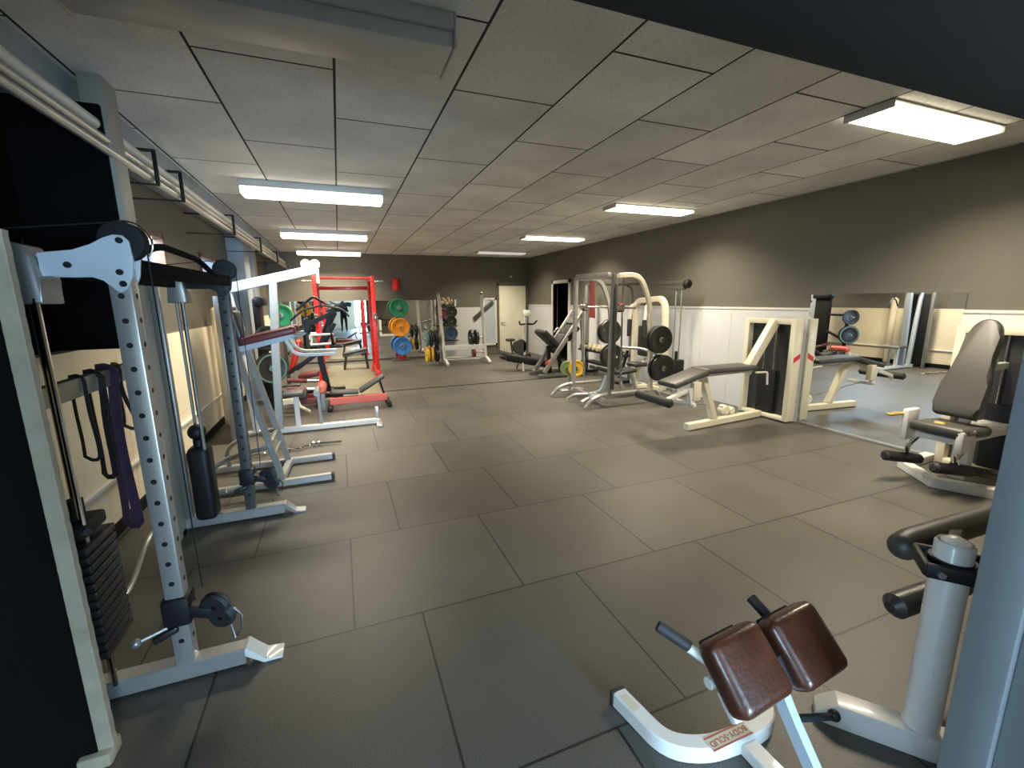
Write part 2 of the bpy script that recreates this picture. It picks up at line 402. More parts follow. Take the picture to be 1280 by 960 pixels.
# ------------------------------------------------------------------ ceiling lights
def ceiling_light(x, y, lit, label, L=1.55, hb=.075, hd=.075):
    zb = ZC - hb - hd
    t = thing('ceiling_light', label, 'ceiling light', (x, y, zb), 'ceiling lights')
    put('housing', MB().ab((x - L / 2, y - .17, ZC - hb), (x + L / 2, y + .17, ZC), .006), 'lampbody', t)
    put('end_cap', MB().ab((x - L / 2 - .012, y - .172, zb - .004), (x - L / 2, y + .172, ZC - .002), .003), 'lampbody', t)
    put('end_cap', MB().ab((x + L / 2, y - .172, zb - .004), (x + L / 2 + .012, y + .172, ZC - .002), .003), 'lampbody', t)
    put('diffuser', MB().ab((x - L / 2, y - .155, zb), (x + L / 2, y + .155, ZC - hb - .001), .012), {True: 'lampwarm', False: 'lampoff'}.get(lit, 'lampdim'), t, 'glowing diffuser' if lit is True else None)
    if lit:
        l = bpy.data.lights.new('tube_light', 'AREA'); l.shape = 'RECTANGLE'; l.size = L - .06; l.size_y = .28
        l.energy = LAMP_W * (1.0 if lit is True else lit); l.color = (1.0, 0.87, 0.66); l.spread = math.radians(132)
        lo = bpy.data.objects.new('tube_light', l); COL.objects.link(lo); lo.location = (0, 0, -.004); lo.parent = t
    return t
ceiling_light(-.17, 2.52, False, 'unlit ceiling light at the top edge, nearest on the left side', 1.6)
ceiling_light(-.16, 6.15, True, 'glowing ceiling light of the left row, nearest of its three')
ceiling_light(-.14, 9.75, True, 'glowing ceiling light of the left row, middle of its three')
ceiling_light(-.12, 13.0, True, 'glowing ceiling light of the left row, closest to the far wall')
ceiling_light(4.5, 2.36, True, 'large glowing ceiling light nearest on the right, beside the doorway lintel', 1.45, .015, .04)
ceiling_light(4.6, 5.9, True, 'glowing ceiling light of the right row, above the leg curl machine', 1.45, .015, .04)
ceiling_light(4.6, 9.25, True, 'glowing ceiling light of the right row, above the leg press', 1.45, .015, .04)
ceiling_light(4.5, 12.4, .6, 'dim greyish ceiling light by the far wall above the cream door', 1.45, .015, .04)

# pipes under the ceiling on the left
for i, (x, z, r, lb) in enumerate(((-1.30, 2.84, .034, 'thick pale ceiling pipe on the left, uppermost of the three'), (-1.27, 2.755, .028, 'silver ceiling pipe on the left, middle of the three'), (-1.25, 2.685, .026, 'silver ceiling pipe on the left, lowest of the three'))):
    t = thing('ceiling_pipe', lb, 'pipe', (x, 7, z), 'pipes along the left side of the ceiling')
    put('pipe', MB().cyl((x, YB + .02, z), (x, YF - .01, z), r, 16), ('trimwhite', 'silver', 'silver')[i], t)
    if i == 0:
        for yy in (2.2, 4.3, 4.9, 7.0, 9.2, 11.5):
            put('bracket', MB().bar((XL, yy, 2.89), (-1.2, yy, 2.89), .03, .02).bar((-1.21, yy, 2.90), (-1.21, yy, 2.64), .03, .012).bar((XL, yy, 2.65), (-1.2, yy, 2.65), .03, .012), 'black', t)

# wall mirrors
t = thing('wall_mirror', 'large mirror on the right wall reaching down to the floor', 'mirror', (5.98, 3.35, .02))
put('mirror_glass', MB().ab((5.968, 2.56, .03), (5.982, 4.16, 1.79)), 'mirror', t)
put('bottom_strip', MB().ab((5.955, 2.5, .0), (5.982, 4.16, .03), .003), 'silver', t)
t = thing('wall_mirror', 'wide mirror on the far wall behind the red power rack', 'mirror', (0.7, 13.83, .05))
put('mirror_glass', MB().ab((-1.45, 13.835, .05), (2.84, 13.849, 1.79)), 'mirror', t)
single('motion_sensor', MB().lathe([(0, 0), (.035, 0), (.045, .03), (.03, .06), (0, .065)], (5.36, YF, 2.52), (0, -1, 0)), 'white', 'small white sensor on the far wall above the cream door', 'sensor')

# ------------------------------------------------------------------ weight plates
def plate(loc, axis, r, w, material, label, group, hub='plate', rim=None):
    """round weight plate, loc = centre"""
    a = V(axis).normalized(); c = V(loc)
    t = thing('weight_plate', label, 'weight plate', c, group)
    pr = [(.026, -w / 2), (r * .28, -w / 2), (r * .30, -w * .38), (r * .72, -w * .34), (r * .80, -w / 2), (r * .97, -w / 2), (r, -w * .38), (r, w * .38), (r * .97, w / 2), (r * .80, w / 2), (r * .72, w * .34), (r * .30, w * .38), (r * .28, w / 2), (.026, w / 2), (.026, -w / 2)]
    put('disc', MB().lathe(pr, c, a, 36), material, t)
    put('hub', MB().lathe([(.025, -w * .56), (r * .2, -w * .56), (r * .2, w * .56), (.025, w * .56), (.025, -w * .56)], c, a, 20), hub, t)
    if rim: put('rim', MB().lathe([(r * .83, -w * .53), (r * .93, -w * .53), (r * .93, w * .53), (r * .83, w * .53), (r * .83, -w * .53)], c, a, 36), rim, t)
    return t

# ------------------------------------------------------------------ partition at the left edge
t = thing('partition_panel', 'tall black panel with a wrinkled cream edge at the left edge, in front of the cable machine', 'panel', (-1.35, 1.92, 0))
put('panel', MB().ab((XL + .02, 1.885, .0), (-1.0, 1.935, 2.0), .004), 'matblack', t)
e = MB()
pts = []
for i in range(81):
    z = .06 + 1.93 * i / 80
    pts.append((-.985 + .0008 * math.sin(i * 1.9) , 1.908 + .0008 * math.sin(i * 2.7), z))
e.rtube(pts, .064, .036)
put('edge_strip', e, 'tape', t, 'wrinkled cream edge strip')
put('floor_block', MB().ab((-1.06, 1.86, 0), (-.955, 1.96, .06), .012), 'tape', t)
put('top_cap', MB().tube([(-1.7, 1.91, 1.99), (-1.15, 1.91, 2.02), (-1.03, 1.91, 2.01), (-1.0, 1.91, 1.95)], .04, 12, .06), 'greymet', t)

# ------------------------------------------------------------------ functional trainer (left)
t = thing('cable_trainer', 'silver two column cable machine with drilled uprights nearest along the left wall', 'cable machine', (-.95, 3.1, 0))
UX = -.80
TP = [(-1.03, 1.95), (-.924, 1.958), (-.868, 1.983), (-.826, 2.009), (-.795, 2.022), (-.765, 2.02), (-.747, 2.0), (-.742, 1.927), (-.752, 1.866), (-.775, 1.815), (-.80, 1.80), (-.817, 1.813), (-.844, 1.85), (-.89, 1.868), (-.963, 1.862), (-1.03, 1.862)]
def trainer_side(Y, near):
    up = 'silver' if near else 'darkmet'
    hm = MB().bar((UX, Y, .05), (UX, Y, 1.9), .075, .075, bev=.008).mark('black')
    for k in range(17):
        z = .22 + k * .098
        hm.cyl((UX, Y - .0385, z), (UX, Y - .033, z), .0115, 12); hm.cyl((UX + .033, Y, z), (UX + .0385, Y, z), .0115, 12)
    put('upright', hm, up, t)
    s = put('foot', MB().rtube([(-1.28, Y, .055), (-.56, Y, .055)], .085, .085).ab((-1.32, Y - .16, 0), (-1.24, Y + .16, .05), .006), 'silver' if near else 'silver', t)
    put('foot_cap', MB().prism([(-.56, Y - .045, .10), (-.545, Y - .045, .10), (-.475, Y - .045, .018), (-.40, Y - .045, .014), (-.40, Y - .045, .0), (-.485, Y - .045, .0), (-.56, Y - .045, .06)], (0, .09, 0), .003), 'white' if near else 'silver', s)
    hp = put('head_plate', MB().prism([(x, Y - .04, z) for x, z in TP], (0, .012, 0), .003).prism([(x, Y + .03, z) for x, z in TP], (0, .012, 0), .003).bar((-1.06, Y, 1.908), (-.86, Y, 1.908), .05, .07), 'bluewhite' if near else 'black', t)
    for (x, z) in ((-.775, 2.0), (-.79, 1.88), (-.785, 1.835), (-.945, 1.905)):
        put('bolt', MB().cyl((x, Y - .047, z), (x, Y - .035, z), .012, 10), 'black', hp)
    put('pulley', MB().lathe([(.012, -.028), (.05, -.03), (.075, -.028), (.062, 0), (.075, .028), (.05, .03), (.012, .028)], (-.775, Y, 2.0), (0, 1, 0)), 'black', t)
    if near: put('pulley_guard', MB().tube([(-.775 + .083 * math.cos(a), Y + .03, 2.0 + .083 * math.sin(a)) for a in [math.radians(x) for x in range(-40, 221, 13)]], .004, 6), 'chrome', t)
    rb = MB().prism([(-1.12, Y - .07, 1.99), (-1.06, Y - .07, 1.975), (-1.035, Y - .07, 1.93), (-1.022, Y - .07, 1.85), (-1.022, Y - .07, 1.76), (-1.14, Y - .07, 1.76)], (0, .14, 0), .008)
    put('rear_bracket', rb, 'greymet', t)
    put('rear_column', MB().bar((-1.23, Y, .05), (-1.23, Y, 1.98), .06, .06), 'greymet', t)
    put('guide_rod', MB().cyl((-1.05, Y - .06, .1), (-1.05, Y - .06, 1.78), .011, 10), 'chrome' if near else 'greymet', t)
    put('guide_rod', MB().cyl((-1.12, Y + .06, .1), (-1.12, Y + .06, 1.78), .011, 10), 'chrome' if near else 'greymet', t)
    put('cable', MB().tube([(-1.14, Y - .02, 2.03), (-.78, Y - .02, 2.072)], .003, 6).tube([(-1.08, Y, .9), (-1.08, Y, 2.0)], .003, 6).tube([(-.705, Y, 1.98), (-.70, Y, .45)], .003, 6), 'black', t)
    for k in range(13 if near else 0):
        z = .29 + k * .04
        put('stack_plate', MB().box((-1.09, Y, z), (.13, .24, .032), .004), 'plate', t)
    if near: put('stack_head', MB().box((-1.09, Y, .84), (.11, .2, .06), .015).cyl((-1.09, Y, .87), (-1.09, Y, .96), .028).cyl((-1.035, Y - .08, .85), (-1.02, Y - .1, .85), .015), 'black', t)
    ca = put('carriage', MB().box((UX, Y, .37), (.11, .11, .14), .015).bar((UX + .03, Y - .02, .37), (UX + .13, Y - .02, .33), .06, .05).bar((UX, Y - .05, .30), (UX - .09, Y - .07, .27), .03, .03), 'black', t)
    put('swivel_pulley', MB().lathe([(.01, -.02), (.055, -.022), (.065, -.01), (.056, 0), (.065, .01), (.055, .022), (.01, .02)], (UX + .15, Y - .03, .36), (.35, 1, .1)).lathe([(.01, -.02), (.05, -.022), (.06, -.01), (.05, 0), (.06, .01), (.05, .022), (.01, .02)], (UX + .17, Y - .03, .30), (.35, 1, .1)), 'rubber', ca)
    put('carabiner', MB().tube([(UX + .22, Y - .03, .33), (UX + .25, Y - .03, .28), (UX + .24, Y - .03, .2), (UX + .21, Y - .03, .17), (UX + .20, Y - .03, .24), (UX + .205, Y - .03, .31)], .006, 8, closed=True), 'chrome', ca)
    put('pop_pin', MB().cyl((UX - .04, Y - .05, .31), (UX - .13, Y - .09, .30), .009, 8).sph((UX - .14, Y - .095, .30), .02), 'greymet', ca)
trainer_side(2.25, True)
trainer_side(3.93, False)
put('stack_shroud', MB().box((-1.10, 3.93, .37), (.15, .17, .60), .045, seg=4).cyl((-1.10, 3.93, .66), (-1.10, 3.93, .72), .035), 'black', t)
put('stop_ball', MB().sph((-1.10, 3.93, .78), .062), 'black', t)
put('crossbeam', MB().bar((UX + .03, 2.29, 1.90), (UX + .03, 3.9, 1.92), .06, .07), 'matblack', t); put('crossbeam', MB().bar((UX - .3, 2.29, 1.9), (UX - .3, 3.9, 1.9), .05, .06), 'matblack', t)
put('pull_up_bar', MB().tube([(-.77, 2.33, 1.96), (-.75, 2.55, 2.02), (-.75, 3.15, 2.01), (-.74, 3.42, 1.94), (-.77, 3.86, 1.94)], .016, 10, .1), 'matblack', t)
put('rear_rail', MB().bar((-1.26, 2.30, 1.35), (-1.26, 3.60, 1.35), .05, .095), 'greymet', t)
put('floor_tie', MB().tube([(-1.28, 2.3, .1), (-1.28, 3.0, .1), (-1.28, 3.3, .25), (-1.28, 3.6, .25)], .014, 10, .1), 'silver', t)

# resistance bands over the rear rail
def band(y, drop, w, material, label, y2=None, tw=0.0):
    y2 = y if y2 is None else y2
    pts = []
    zt = 1.405
    for k in range(13):
        u = k / 12
        pts.append((-1.226 + .012 * math.sin(u * 3 + y * 9), y + (y2 - y) * u * .5 + .02 * math.sin(u * 5 + y), zt - .03 - drop * u))
    bot = V(pts[-1])
    back = [(-1.292 + .01 * math.sin(u * 4), p[1] + .03 + (y2 - y) * .4 * (1 - i / 12), p[2]) for i, (p, u) in enumerate(zip(pts, [j / 12 for j in range(13)]))][::-1]
    loop = pts + [(bot.x - .02, bot.y + .01, bot.z - .02), (bot.x - .045, bot.y + .02, bot.z - .02)] + back + [(-1.29, back[-1][1], zt - .006), (-1.26, (pts[0][1] + back[-1][1]) / 2, zt + .002), (-1.232, pts[0][1], zt - .006)]
    m = MB(); prof = [(-w / 2, -.003), (w / 2, -.003), (w / 2, .003), (-w / 2, .003)]
    m.sweep(loop, prof, True)
    return single('resistance_band', m, material, label, 'resistance band', 'bands hanging on the rail of the cable machine')
band(2.80, .40, .016, 'black', 'thin black band hanging on the rail, farthest left')
band(2.95, .55, .028, 'black', 'black band hanging on the rail, left of the purple bands')
band(3.10, .92, .05, 'purple', 'broad dark purple band in the middle of the rail')
band(3.22, .36, .022, 'vinyl', 'short black looped band hanging right of the broad purple one', 3.34)
band(3.40, .85, .03, 'purple', 'knotted purple band at the pillar end of the rail', 3.5)
band(3.50, .9, .014, 'black', 'long thin black band closest to the pillar')

# ------------------------------------------------------------------ captain's chair
t = thing('dip_station', 'silver knee raise and dip station with maroon arm pads beside the left wall', 'exercise station', (-.7, 4.85, 0))
for Y in (4.53, 5.16):
    s = put('foot', MB().rtube([(-1.35, Y, .045), (-.2, Y, .045)], .06, .06), 'silver', t)
    put('foot_cap', MB().ab((-.205, Y - .032, .012), (-.17, Y + .032, .078), .01), 'rubber', s)
    put('upright', MB().rtube([(-.64, Y + .03 if Y < 5 else Y - .03, .07), (-.84, 4.6 if Y < 5 else 5.1, 1.0), (-.97, 4.63 if Y < 5 else 5.07, 1.72)], .05, .07, .15), 'greymet', t)
    put('rear_brace', MB().tube([(-1.20, Y, .07), (-1.22, Y, .26), (-1.05, Y, .36), (-.72, Y, .42)], .024, 10, .12), 'greymet', t)
    yy = 4.66 if Y < 5 else 5.04
    put('arm', MB().rtube([(-.92, yy, 1.33), (-.44, yy, 1.44)], .05, .05), 'bluewhite', t)
    put('arm_pad', MB().bar((-.86, yy, 1.405), (-.40, yy, 1.505), .12, .07, bev=.025, seg=4), 'maroon', t)
    hd = put('handle', MB().tube([(-.42, yy, 1.45), (-.32, yy, 1.46), (-.31, yy, 1.60)], .016, 10, .04), 'silver', t)
    put('grip', MB().cyl((-.31, yy, 1.47), (-.31, yy, 1.60), .021), 'rubber', hd)
    put('dip_handle', MB().tube([(-.50, yy, 1.42), (-.44, yy + .03, 1.28), (-.36, yy + .06, 1.25), (-.06, yy + .06, 1.25)], .017, 10, .05), 'trimwhite', t)
put('step_bar', MB().rtube([(-.66, 4.53, .05), (-.63, 5.16, .05)], .06, .06), 'silver', t)
for x, z, w in ((-.72, .42, .04), (-.93, 1.28, .055), (-.70, .3, .03)): put('cross_tube', MB().bar((x, 4.6, z), (x, 5.1, z), w, w), 'greymet', t)
put('back_pad', MB().box((-.90, 4.85, 1.52), (.07, .28, .34), .03, Matrix.Rotation(math.radians(-10), 3, 'Y'), 4), 'vinyl', t)
# a small silver bar with foot plates on the floor behind
t = thing('curl_bar', 'bent chrome bar lying low on the floor behind the dip station', 'bar', (-.75, 5.7, 0))
put('shaft', MB().tube([(-1.3, 5.5, .03), (-.95, 5.6, .03), (-.8, 5.75, .03), (-.6, 5.62, .03), (-.45, 5.75, .03), (-.1, 5.72, .03)], .015, 8, .06), 'chrome', t)
for x in (-.42, -.36): put('collar', MB().cyl((x - .012, 5.74, .033), (x + .012, 5.74, .033), .033), 'chrome', t)

# ------------------------------------------------------------------ lat machine (white post, sloping beam)
t = thing('lat_pulldown', 'white cable machine with a rising top beam and a long floor bar on the left', 'cable machine', (-.5, 6.5, 0))
put('base_bar', MB().rtube([(-1.3, 6.5, .05), (.42, 6.5, .05)], .07, .07), 'trimwhite', t)
put('base_end', MB().bar((.40, 6.5, .07), (.40, 6.5, .26), .05, .03).ab((.38, 6.3, 0), (.46, 6.7, .03), .006), 'silver', t)
put('mast', MB().rtube([(-.87, 6.5, .08), (-.83, 6.5, 1.0), (-.76, 6.5, 2.05)], .09, .12, .3), 'greywhite', t)
put('top_beam', MB().rtube([(-1.30, 6.5, 1.93), (-.26, 6.5, 2.18)], .09, .12), 'bluewhite', t)
put('front_post', MB().rtube([(-1.27, 6.5, 2.0), (-1.22, 6.5, 1.25), (-1.15, 6.5, .08)], .07, .08, .2), 'bluewhite', t)
ph = put('pulley_housing', MB().box((-.28, 6.5, 2.19), (.10, .10, .09), .02).ab((-.25, 6.46, 2.0), (-.21, 6.54, 2.2), .01), 'creamcoat', t)
put('pulley', MB().lathe([(.01, -.02), (.06, -.02), (.05, 0), (.06, .02), (.01, .02)], (-.36, 6.5, 2.25), (0, 1, 0)).lathe([(.01, -.02), (.06, -.02), (.05, 0), (.06, .02), (.01, .02)], (-.25, 6.5, 2.25), (0, 1, 0)), 'creamcoat', t)
put('cable', MB().tube([(-.23, 6.5, 2.2), (-.23, 6.5, 1.7)], .004, 6).tube([(-1.2, 6.5, 2.0), (-1.1, 6.5, 1.2)], .004, 6), 'black', t)
lb = put('lat_bar', MB().tube([(-.62, 6.62, 1.52), (-.45, 6.58, 1.66), (-.2, 6.5, 1.72), (.05, 6.42, 1.66), (.12, 6.4, 1.56)], .014, 10, .06).cyl((-.22, 6.5, 1.68), (-.22, 6.5, 1.76), .012), 'black', t)
put('seat_pad', MB().box((-.66, 6.5, .55), (.26, .28, .07), .028, seg=4), 'greyvinyl', t)
put('stack_shroud', MB().ab((-1.40, 6.33, .08), (-1.34, 6.77, 1.80), .01), 'black', t)
for y in (6.30, 6.80): put('stack_post', MB().bar((-1.37, y, .0), (-1.37, y, 1.84), .06, .06), 'greymet', t)
put('seat_post', MB().rtube([(-.64, 6.5, .08), (-.64, 6.5, .50)], .06, .06), 'trimwhite', t)
put('foot_post', MB().rtube([(-.35, 6.5, .08), (-.36, 6.5, .5)], .04, .04).cyl((-.37, 6.33, .55), (-.37, 6.67, .55), .04), 'greymet', t)

# white column guards along the left wall
single('column_guard', MB().cyl((-1.58, 7.2, 0), (-1.58, 7.2, 1.72), .075, 20, .05), 'cream', 'rounded pale standing tube against the left wall panelling', 'tube')

# ------------------------------------------------------------------ adjustable bench with faded red base
t = thing('adjustable_bench', 'low bench with grey pads on a faded red base bar on the left', 'weight bench', (.2, 7.8, 0))
put('base_bar', MB().rtube([(-.26, 7.75, .13), (.66, 7.78, .13)], .10, .12), 'pink', t)
for x in (-.30, .64): put('base_foot', MB().ab((x, 7.5, 0), (x + .075, 8.03, .075), .01), 'black', t)
put('seat_pad', MB().bar((-.24, 7.82, .27), (.20, 7.82, .25), .26, .06, bev=.025, seg=4), 'greyvinyl', t)
put('back_pad', MB().bar((.22, 7.84, .25), (.64, 7.84, .50), .27, .06, bev=.025, seg=4), 'greyvinyl', t)
put('support', MB().bar((.62, 7.8, .18), (.56, 7.82, .42), .04, .03).bar((-.15, 7.8, .17), (-.2, 7.8, .25), .05, .05), 'black', t)
put('front_post', MB().rtube([(-.36, 7.7, .0), (-.36, 7.7, .34)], .07, .07), 'greymet', t)
put('roller', MB().cyl((-.36, 7.42, .40), (-.36, 7.86, .40), .075, 20, .03), 'pink', t)
# ------------------------------------------------------------------ red leg machine with low rails and a white weight bench
t = thing('hack_machine', 'red and white low sled machine on the floor behind the white cable machine', 'exercise machine', (-.85, 8.3, 0))
for y, z in ((8.32, .44), (8.1, .33)):
    r_ = put('rail', MB().tube([(-.92, y, z), (-.62, y, z - .03)], .038, 12), 'maroon', t)
    put('rail_end', MB().cyl((-.62, y, z - .03), (-.42, y, z - .04), .03, 12, .008), 'chrome', r_)
put('frame', MB().rtube([(-.92, 8.45, .12), (-.35, 8.45, .12)], .08, .08).rtube([(-.92, 8.0, .12), (-.5, 8.0, .12)], .08, .08).bar((-.5, 7.98, .12), (-.42, 8.46, .12), .08, .08), 'maroon', t)
put('seat_pad', MB().box((-.76, 7.95, .24), (.30, .16, .12), .03, seg=4), 'greyvinyl', t)
put('foot_lever', MB().rtube([(-1.05, 7.62, .2), (-.72, 7.62, .22)], .09, .09).tube([(-.75, 7.62, .3), (-.70, 7.6, .12), (-.55, 7.45, .06)], .022, 8), 'creamcoat', t)

# ------------------------------------------------------------------ black plate loaded press behind
t = thing('plate_loaded_press', 'black lever press machine with red seat between the white beam and the red rack', 'exercise machine', (-.5, 9.0, 0))
put('base', MB().rtube([(-1.35, 9.3, .05), (.0, 9.3, .05)], .09, .08).rtube([(-1.2, 8.7, .05), (-.05, 8.7, .05)], .09, .08).rtube([(-.25, 8.6, .05), (-.25, 9.4, .05)], .08, .08), 'black', t)
put('mast', MB().rtube([(-.30, 9.0, .08), (-.42, 9.0, .8), (-.12, 9.0, 1.62)], .1, .1, .2), 'black', t)
put('lever', MB().rtube([(-.95, 8.75, .50), (-.45, 8.75, .82), (-.18, 8.75, 1.32)], .07, .07, .15), 'black', t)
put('lever', MB().rtube([(-.85, 9.25, .50), (-.40, 9.25, .82), (-.10, 9.25, 1.35)], .07, .07, .15), 'black', t)
put('top_arm', MB().rtube([(-.72, 8.85, 1.28), (-.15, 8.85, 1.55), (.12, 8.85, 1.72)], .08, .08, .1).rtube([(-.12, 9.0, 1.6), (.15, 9.0, 1.72), (.22, 9.0, 1.7)], .08, .08, .05), 'black', t)
put('head_brace', MB().tube([(-.72, 8.8, 1.62), (-.42, 8.8, 1.86), (-.05, 8.8, 1.62)], .022, 8, .05), 'black', t)
put('seat_pad', MB().box((-.62, 9.0, .42), (.36, .34, .09), .03, Matrix.Rotation(-.15, 3, 'Y'), 4), 'maroon', t)
put('back_pad', MB().box((-.82, 9.0, .78), (.10, .34, .62), .035, Matrix.Rotation(.3, 3, 'Y'), 4), 'red', t)
put('rear_tower', MB().box((-1.32, 8.85, .95), (.10, .44, 1.78), .03).box((-1.27, 8.85, 1.78), (.16, .56, .16), .05), 'black', t)
put('side_frame', MB().bar((-1.15, 8.04, .04), (-1.15, 8.04, 1.32), .07, .07).bar((-1.15, 8.04, 1.25), (-1.3, 8.7, 1.25), .06, .06).bar((-1.15, 8.04, .55), (-1.3, 8.7, .80), .06, .06).bar((-1.15, 8.04, .06), (-1.3, 8.8, .06), .07, .07), 'black', t)
put('hand_grip', MB().tube([(-.52, 8.62, 1.10), (-.52, 8.62, 1.18), (-.18, 8.62, 1.19)], .02, 8, .02).tube([(-.52, 8.5, 1.02), (-.18, 8.5, 1.03)], .02, 8).bar((-.5, 8.5, 1.02), (-.5, 8.75, 1.15), .03, .03), 'trimwhite', t)
for z in (.72, 1.2): put('plate_horn', MB().cyl((-1.16, 8.03, z), (-1.02, 7.80, z), .025), 'chrome', t)
plate((-1.09, 7.92, .72), (.52, -.85, 0), .25, .08, 'plate', 'black plate with a pale ring, lower one on the black lever press', 'plates on the black lever press', 'teal', 'teal')
plate((-1.09, 7.92, 1.2), (.52, -.85, 0), .20, .07, 'plate', 'grey hubbed black plate, upper one on the black lever press', 'plates on the black lever press', 'greymet')
# green plates on a stand at the left wall
t = thing('plate_post', 'slim dark post at the left wall holding the green plate', 'plate stand', (-1.12, 10.35, 0))
put('post', MB().rtube([(-1.12, 10.38, .04), (-1.12, 10.38, 1.85)], .07, .07).ab((-1.35, 10.2, 0), (-.9, 10.55, .04), .01), 'darkmet', t)
put('peg', MB().cyl((-1.12, 10.36, 1.5), (-1.12, 10.12, 1.5), .024), 'chrome', t)
plate((-1.12, 10.24, 1.5), (0, -1, 0), .225, .07, 'green', 'green plate on the slim post by the left wall', 'coloured bumper plates', 'greymet')
plate((-1.12, 10.31, 1.5), (0, -1, 0), .225, .05, 'yellow', 'yellow plate behind the green one by the left wall', 'coloured bumper plates', 'greymet')

# ------------------------------------------------------------------ red power rack
t = thing('power_rack', 'tall red power rack with two pull up bars in front of the far mirror', 'power rack', (.15, 11.4, 0))
for i, (x, y) in enumerate(((-.47, 10.8), (.76, 10.8), (-.47, 12.0), (.76, 12.0))):
    hm = MB().bar((x, y, .02), (x, y, 2.34), .085, .085).mark('black')
    for k in range(20): hm.cyl((x, y - .0435, .3 + k * .1), (x, y - .04, .3 + k * .1), .012, 8)
    put('post', hm, 'red', t)
    put('foot_plate', MB().ab((x - .09, y - .12, 0), (x + .09, y + .12, .02), .004).bar((x, y, .02), (x, y, .16), .12, .12), 'red' , t)
put('top_bar', MB().tube([(-.43, 10.8, 2.29), (.72, 10.8, 2.29)], .03, 12), 'red', t)
put('top_bar', MB().bar((-.43, 12.0, 2.10), (.72, 12.0, 2.10), .07, .09), 'red', t)
put('side_beam', MB().bar((-.47, 10.84, 2.28), (-.47, 11.96, 2.28), .07, .08).bar((-.47, 10.84, .08), (-.47, 11.96, .08), .07, .08), 'red', t)
put('side_beam', MB().bar((.76, 10.84, 2.28), (.76, 11.96, 2.28), .07, .08).bar((.76, 10.84, .08), (.76, 11.96, .08), .07, .08), 'red', t)
for x, s in ((-.51, -1), (.80, 1)):
    put('peg', MB().cyl((x, 10.8, 2.22), (x + s * .2, 10.8, 2.22), .025, 12, .008), 'chrome', t)
    put('plate_peg', MB().cyl((x, 12.0, 1.0), (x + s * .2, 12.0, 1.0), .025, 12, .008), 'chrome', t)
    put('hook', MB().box((x - s * .03, 10.745, 1.42), (.08, .03, .16), .006).bar((x - s * .03, 10.74, 1.36), (x - s * .03, 10.66, 1.36), .05, .02).bar((x - s * .03, 10.66, 1.36), (x - s * .03, 10.66, 1.44), .05, .02), 'chrome', t)
single('lifting_platform', MB().ab((-.37, 8.45, 0), (.66, 13.1, .018), .004), 'plat', 'flat pale wooden lifting platform on the floor inside the red rack', 'platform')
# bench inside the rack
t = thing('flat_bench', 'low dark bench on silver legs inside the red rack', 'weight bench', (.35, 12.2, 0))
put('pad', MB().bar((.02, 12.35, .40), (.62, 12.35, .52), .30, .07, bev=.025, seg=4), 'vinyl', t)
put('frame', MB().bar((.0, 12.35, .33), (.62, 12.35, .45), .06, .05), 'greymet', t)
put('leg', MB().bar((.60, 12.15, .02), (.56, 12.35, .42), .05, .05).bar((.62, 12.55, .02), (.56, 12.35, .42), .05, .05), 'black', t)
put('leg', MB().bar((.02, 12.15, .02), (.08, 12.35, .34), .05, .05).bar((.02, 12.55, .02), (.08, 12.35, .34), .05, .05), 'black', t)

# ------------------------------------------------------------------ coloured plate tree
t = thing('plate_tree', 'upright storage post for coloured plates in front of the far mirror', 'plate stand', (1.65, 13.6, 0))
put('post', MB().rtube([(1.65, 13.66, .03), (1.65, 13.66, 2.08)], .07, .07), 'darkmet', t)
put('base', MB().ab((1.4, 13.4, 0), (1.9, 13.8, .035), .008), 'darkmet', t)
for z in (1.57, 1.0, .44, .16): put('peg', MB().cyl((1.65, 13.65, z), (1.65, 13.38, z), .024), 'chrome', t)
put('side_arm', MB().rtube([(1.69, 13.66, .76), (1.97, 13.66, .76)], .05, .05).rtube([(1.61, 13.68, .76), (1.12, 13.68, .76), (1.12, 13.68, 1.22)], .05, .05), 'trimwhite', t)
plate((1.66, 13.5, 1.57), (0, -1, 0), .275, .08, 'green', 'green plate topmost on the coloured plate post', 'coloured bumper plates', 'greymet')
plate((1.67, 13.48, 1.0), (0, -1, 0), .275, .08, 'orange', 'orange plate in the middle of the coloured plate post', 'coloured bumper plates', 'orange')
plate((1.70, 13.48, .44), (0, -1, 0), .275, .08, 'blue', 'bright blue plate lowest on the coloured plate post', 'coloured bumper plates', 'greymet')
plate((1.68, 13.55, .13), (0, -1, 0), .13, .06, 'red', 'small red plate under the blue one', 'coloured bumper plates', 'red')
single('punch_pad', MB().cyl((1.63, 13.66, 2.085), (1.63, 13.66, 2.42), .11, 18, .02), 'red', 'red cylinder standing on top of the coloured plate post', 'cylinder')

# ------------------------------------------------------------------ white press rack
t = thing('press_rack', 'white barbell rack with round uprights in front of the far wall', 'barbell rack', (3.2, 11.95, 0))
for s, (xb, xt) in enumerate(((2.63, 2.54), (3.84, 3.75))):
    put('upright', MB().tube([(xb, 12.0, .16), (xt, 12.0, 1.92)], .045, 14), 'white', t)
    put('upright_cap', MB().cyl((xt, 12.0, 1.92), (xt - .01, 12.0, 1.99), .05, 14, .01), 'greymet', t)
    put('foot', MB().tube([(xb - .02, 12.5, .05), (xb, 12.05, .16), (xb + .01, 11.85, .14), (xb + .03, 11.65, .04)], .04, 12, .12), 'white', t)
put('crossbar', MB().bar((2.62, 12.0, .47), (3.86, 12.0, .47), .06, .14), 'white', t)
put('crossbar', MB().bar((2.6, 12.2, .17), (3.86, 12.2, .17), .05, .05).bar((2.55, 12.45, .05), (3.86, 12.45, .05), .06, .06), 'trimwhite', t)
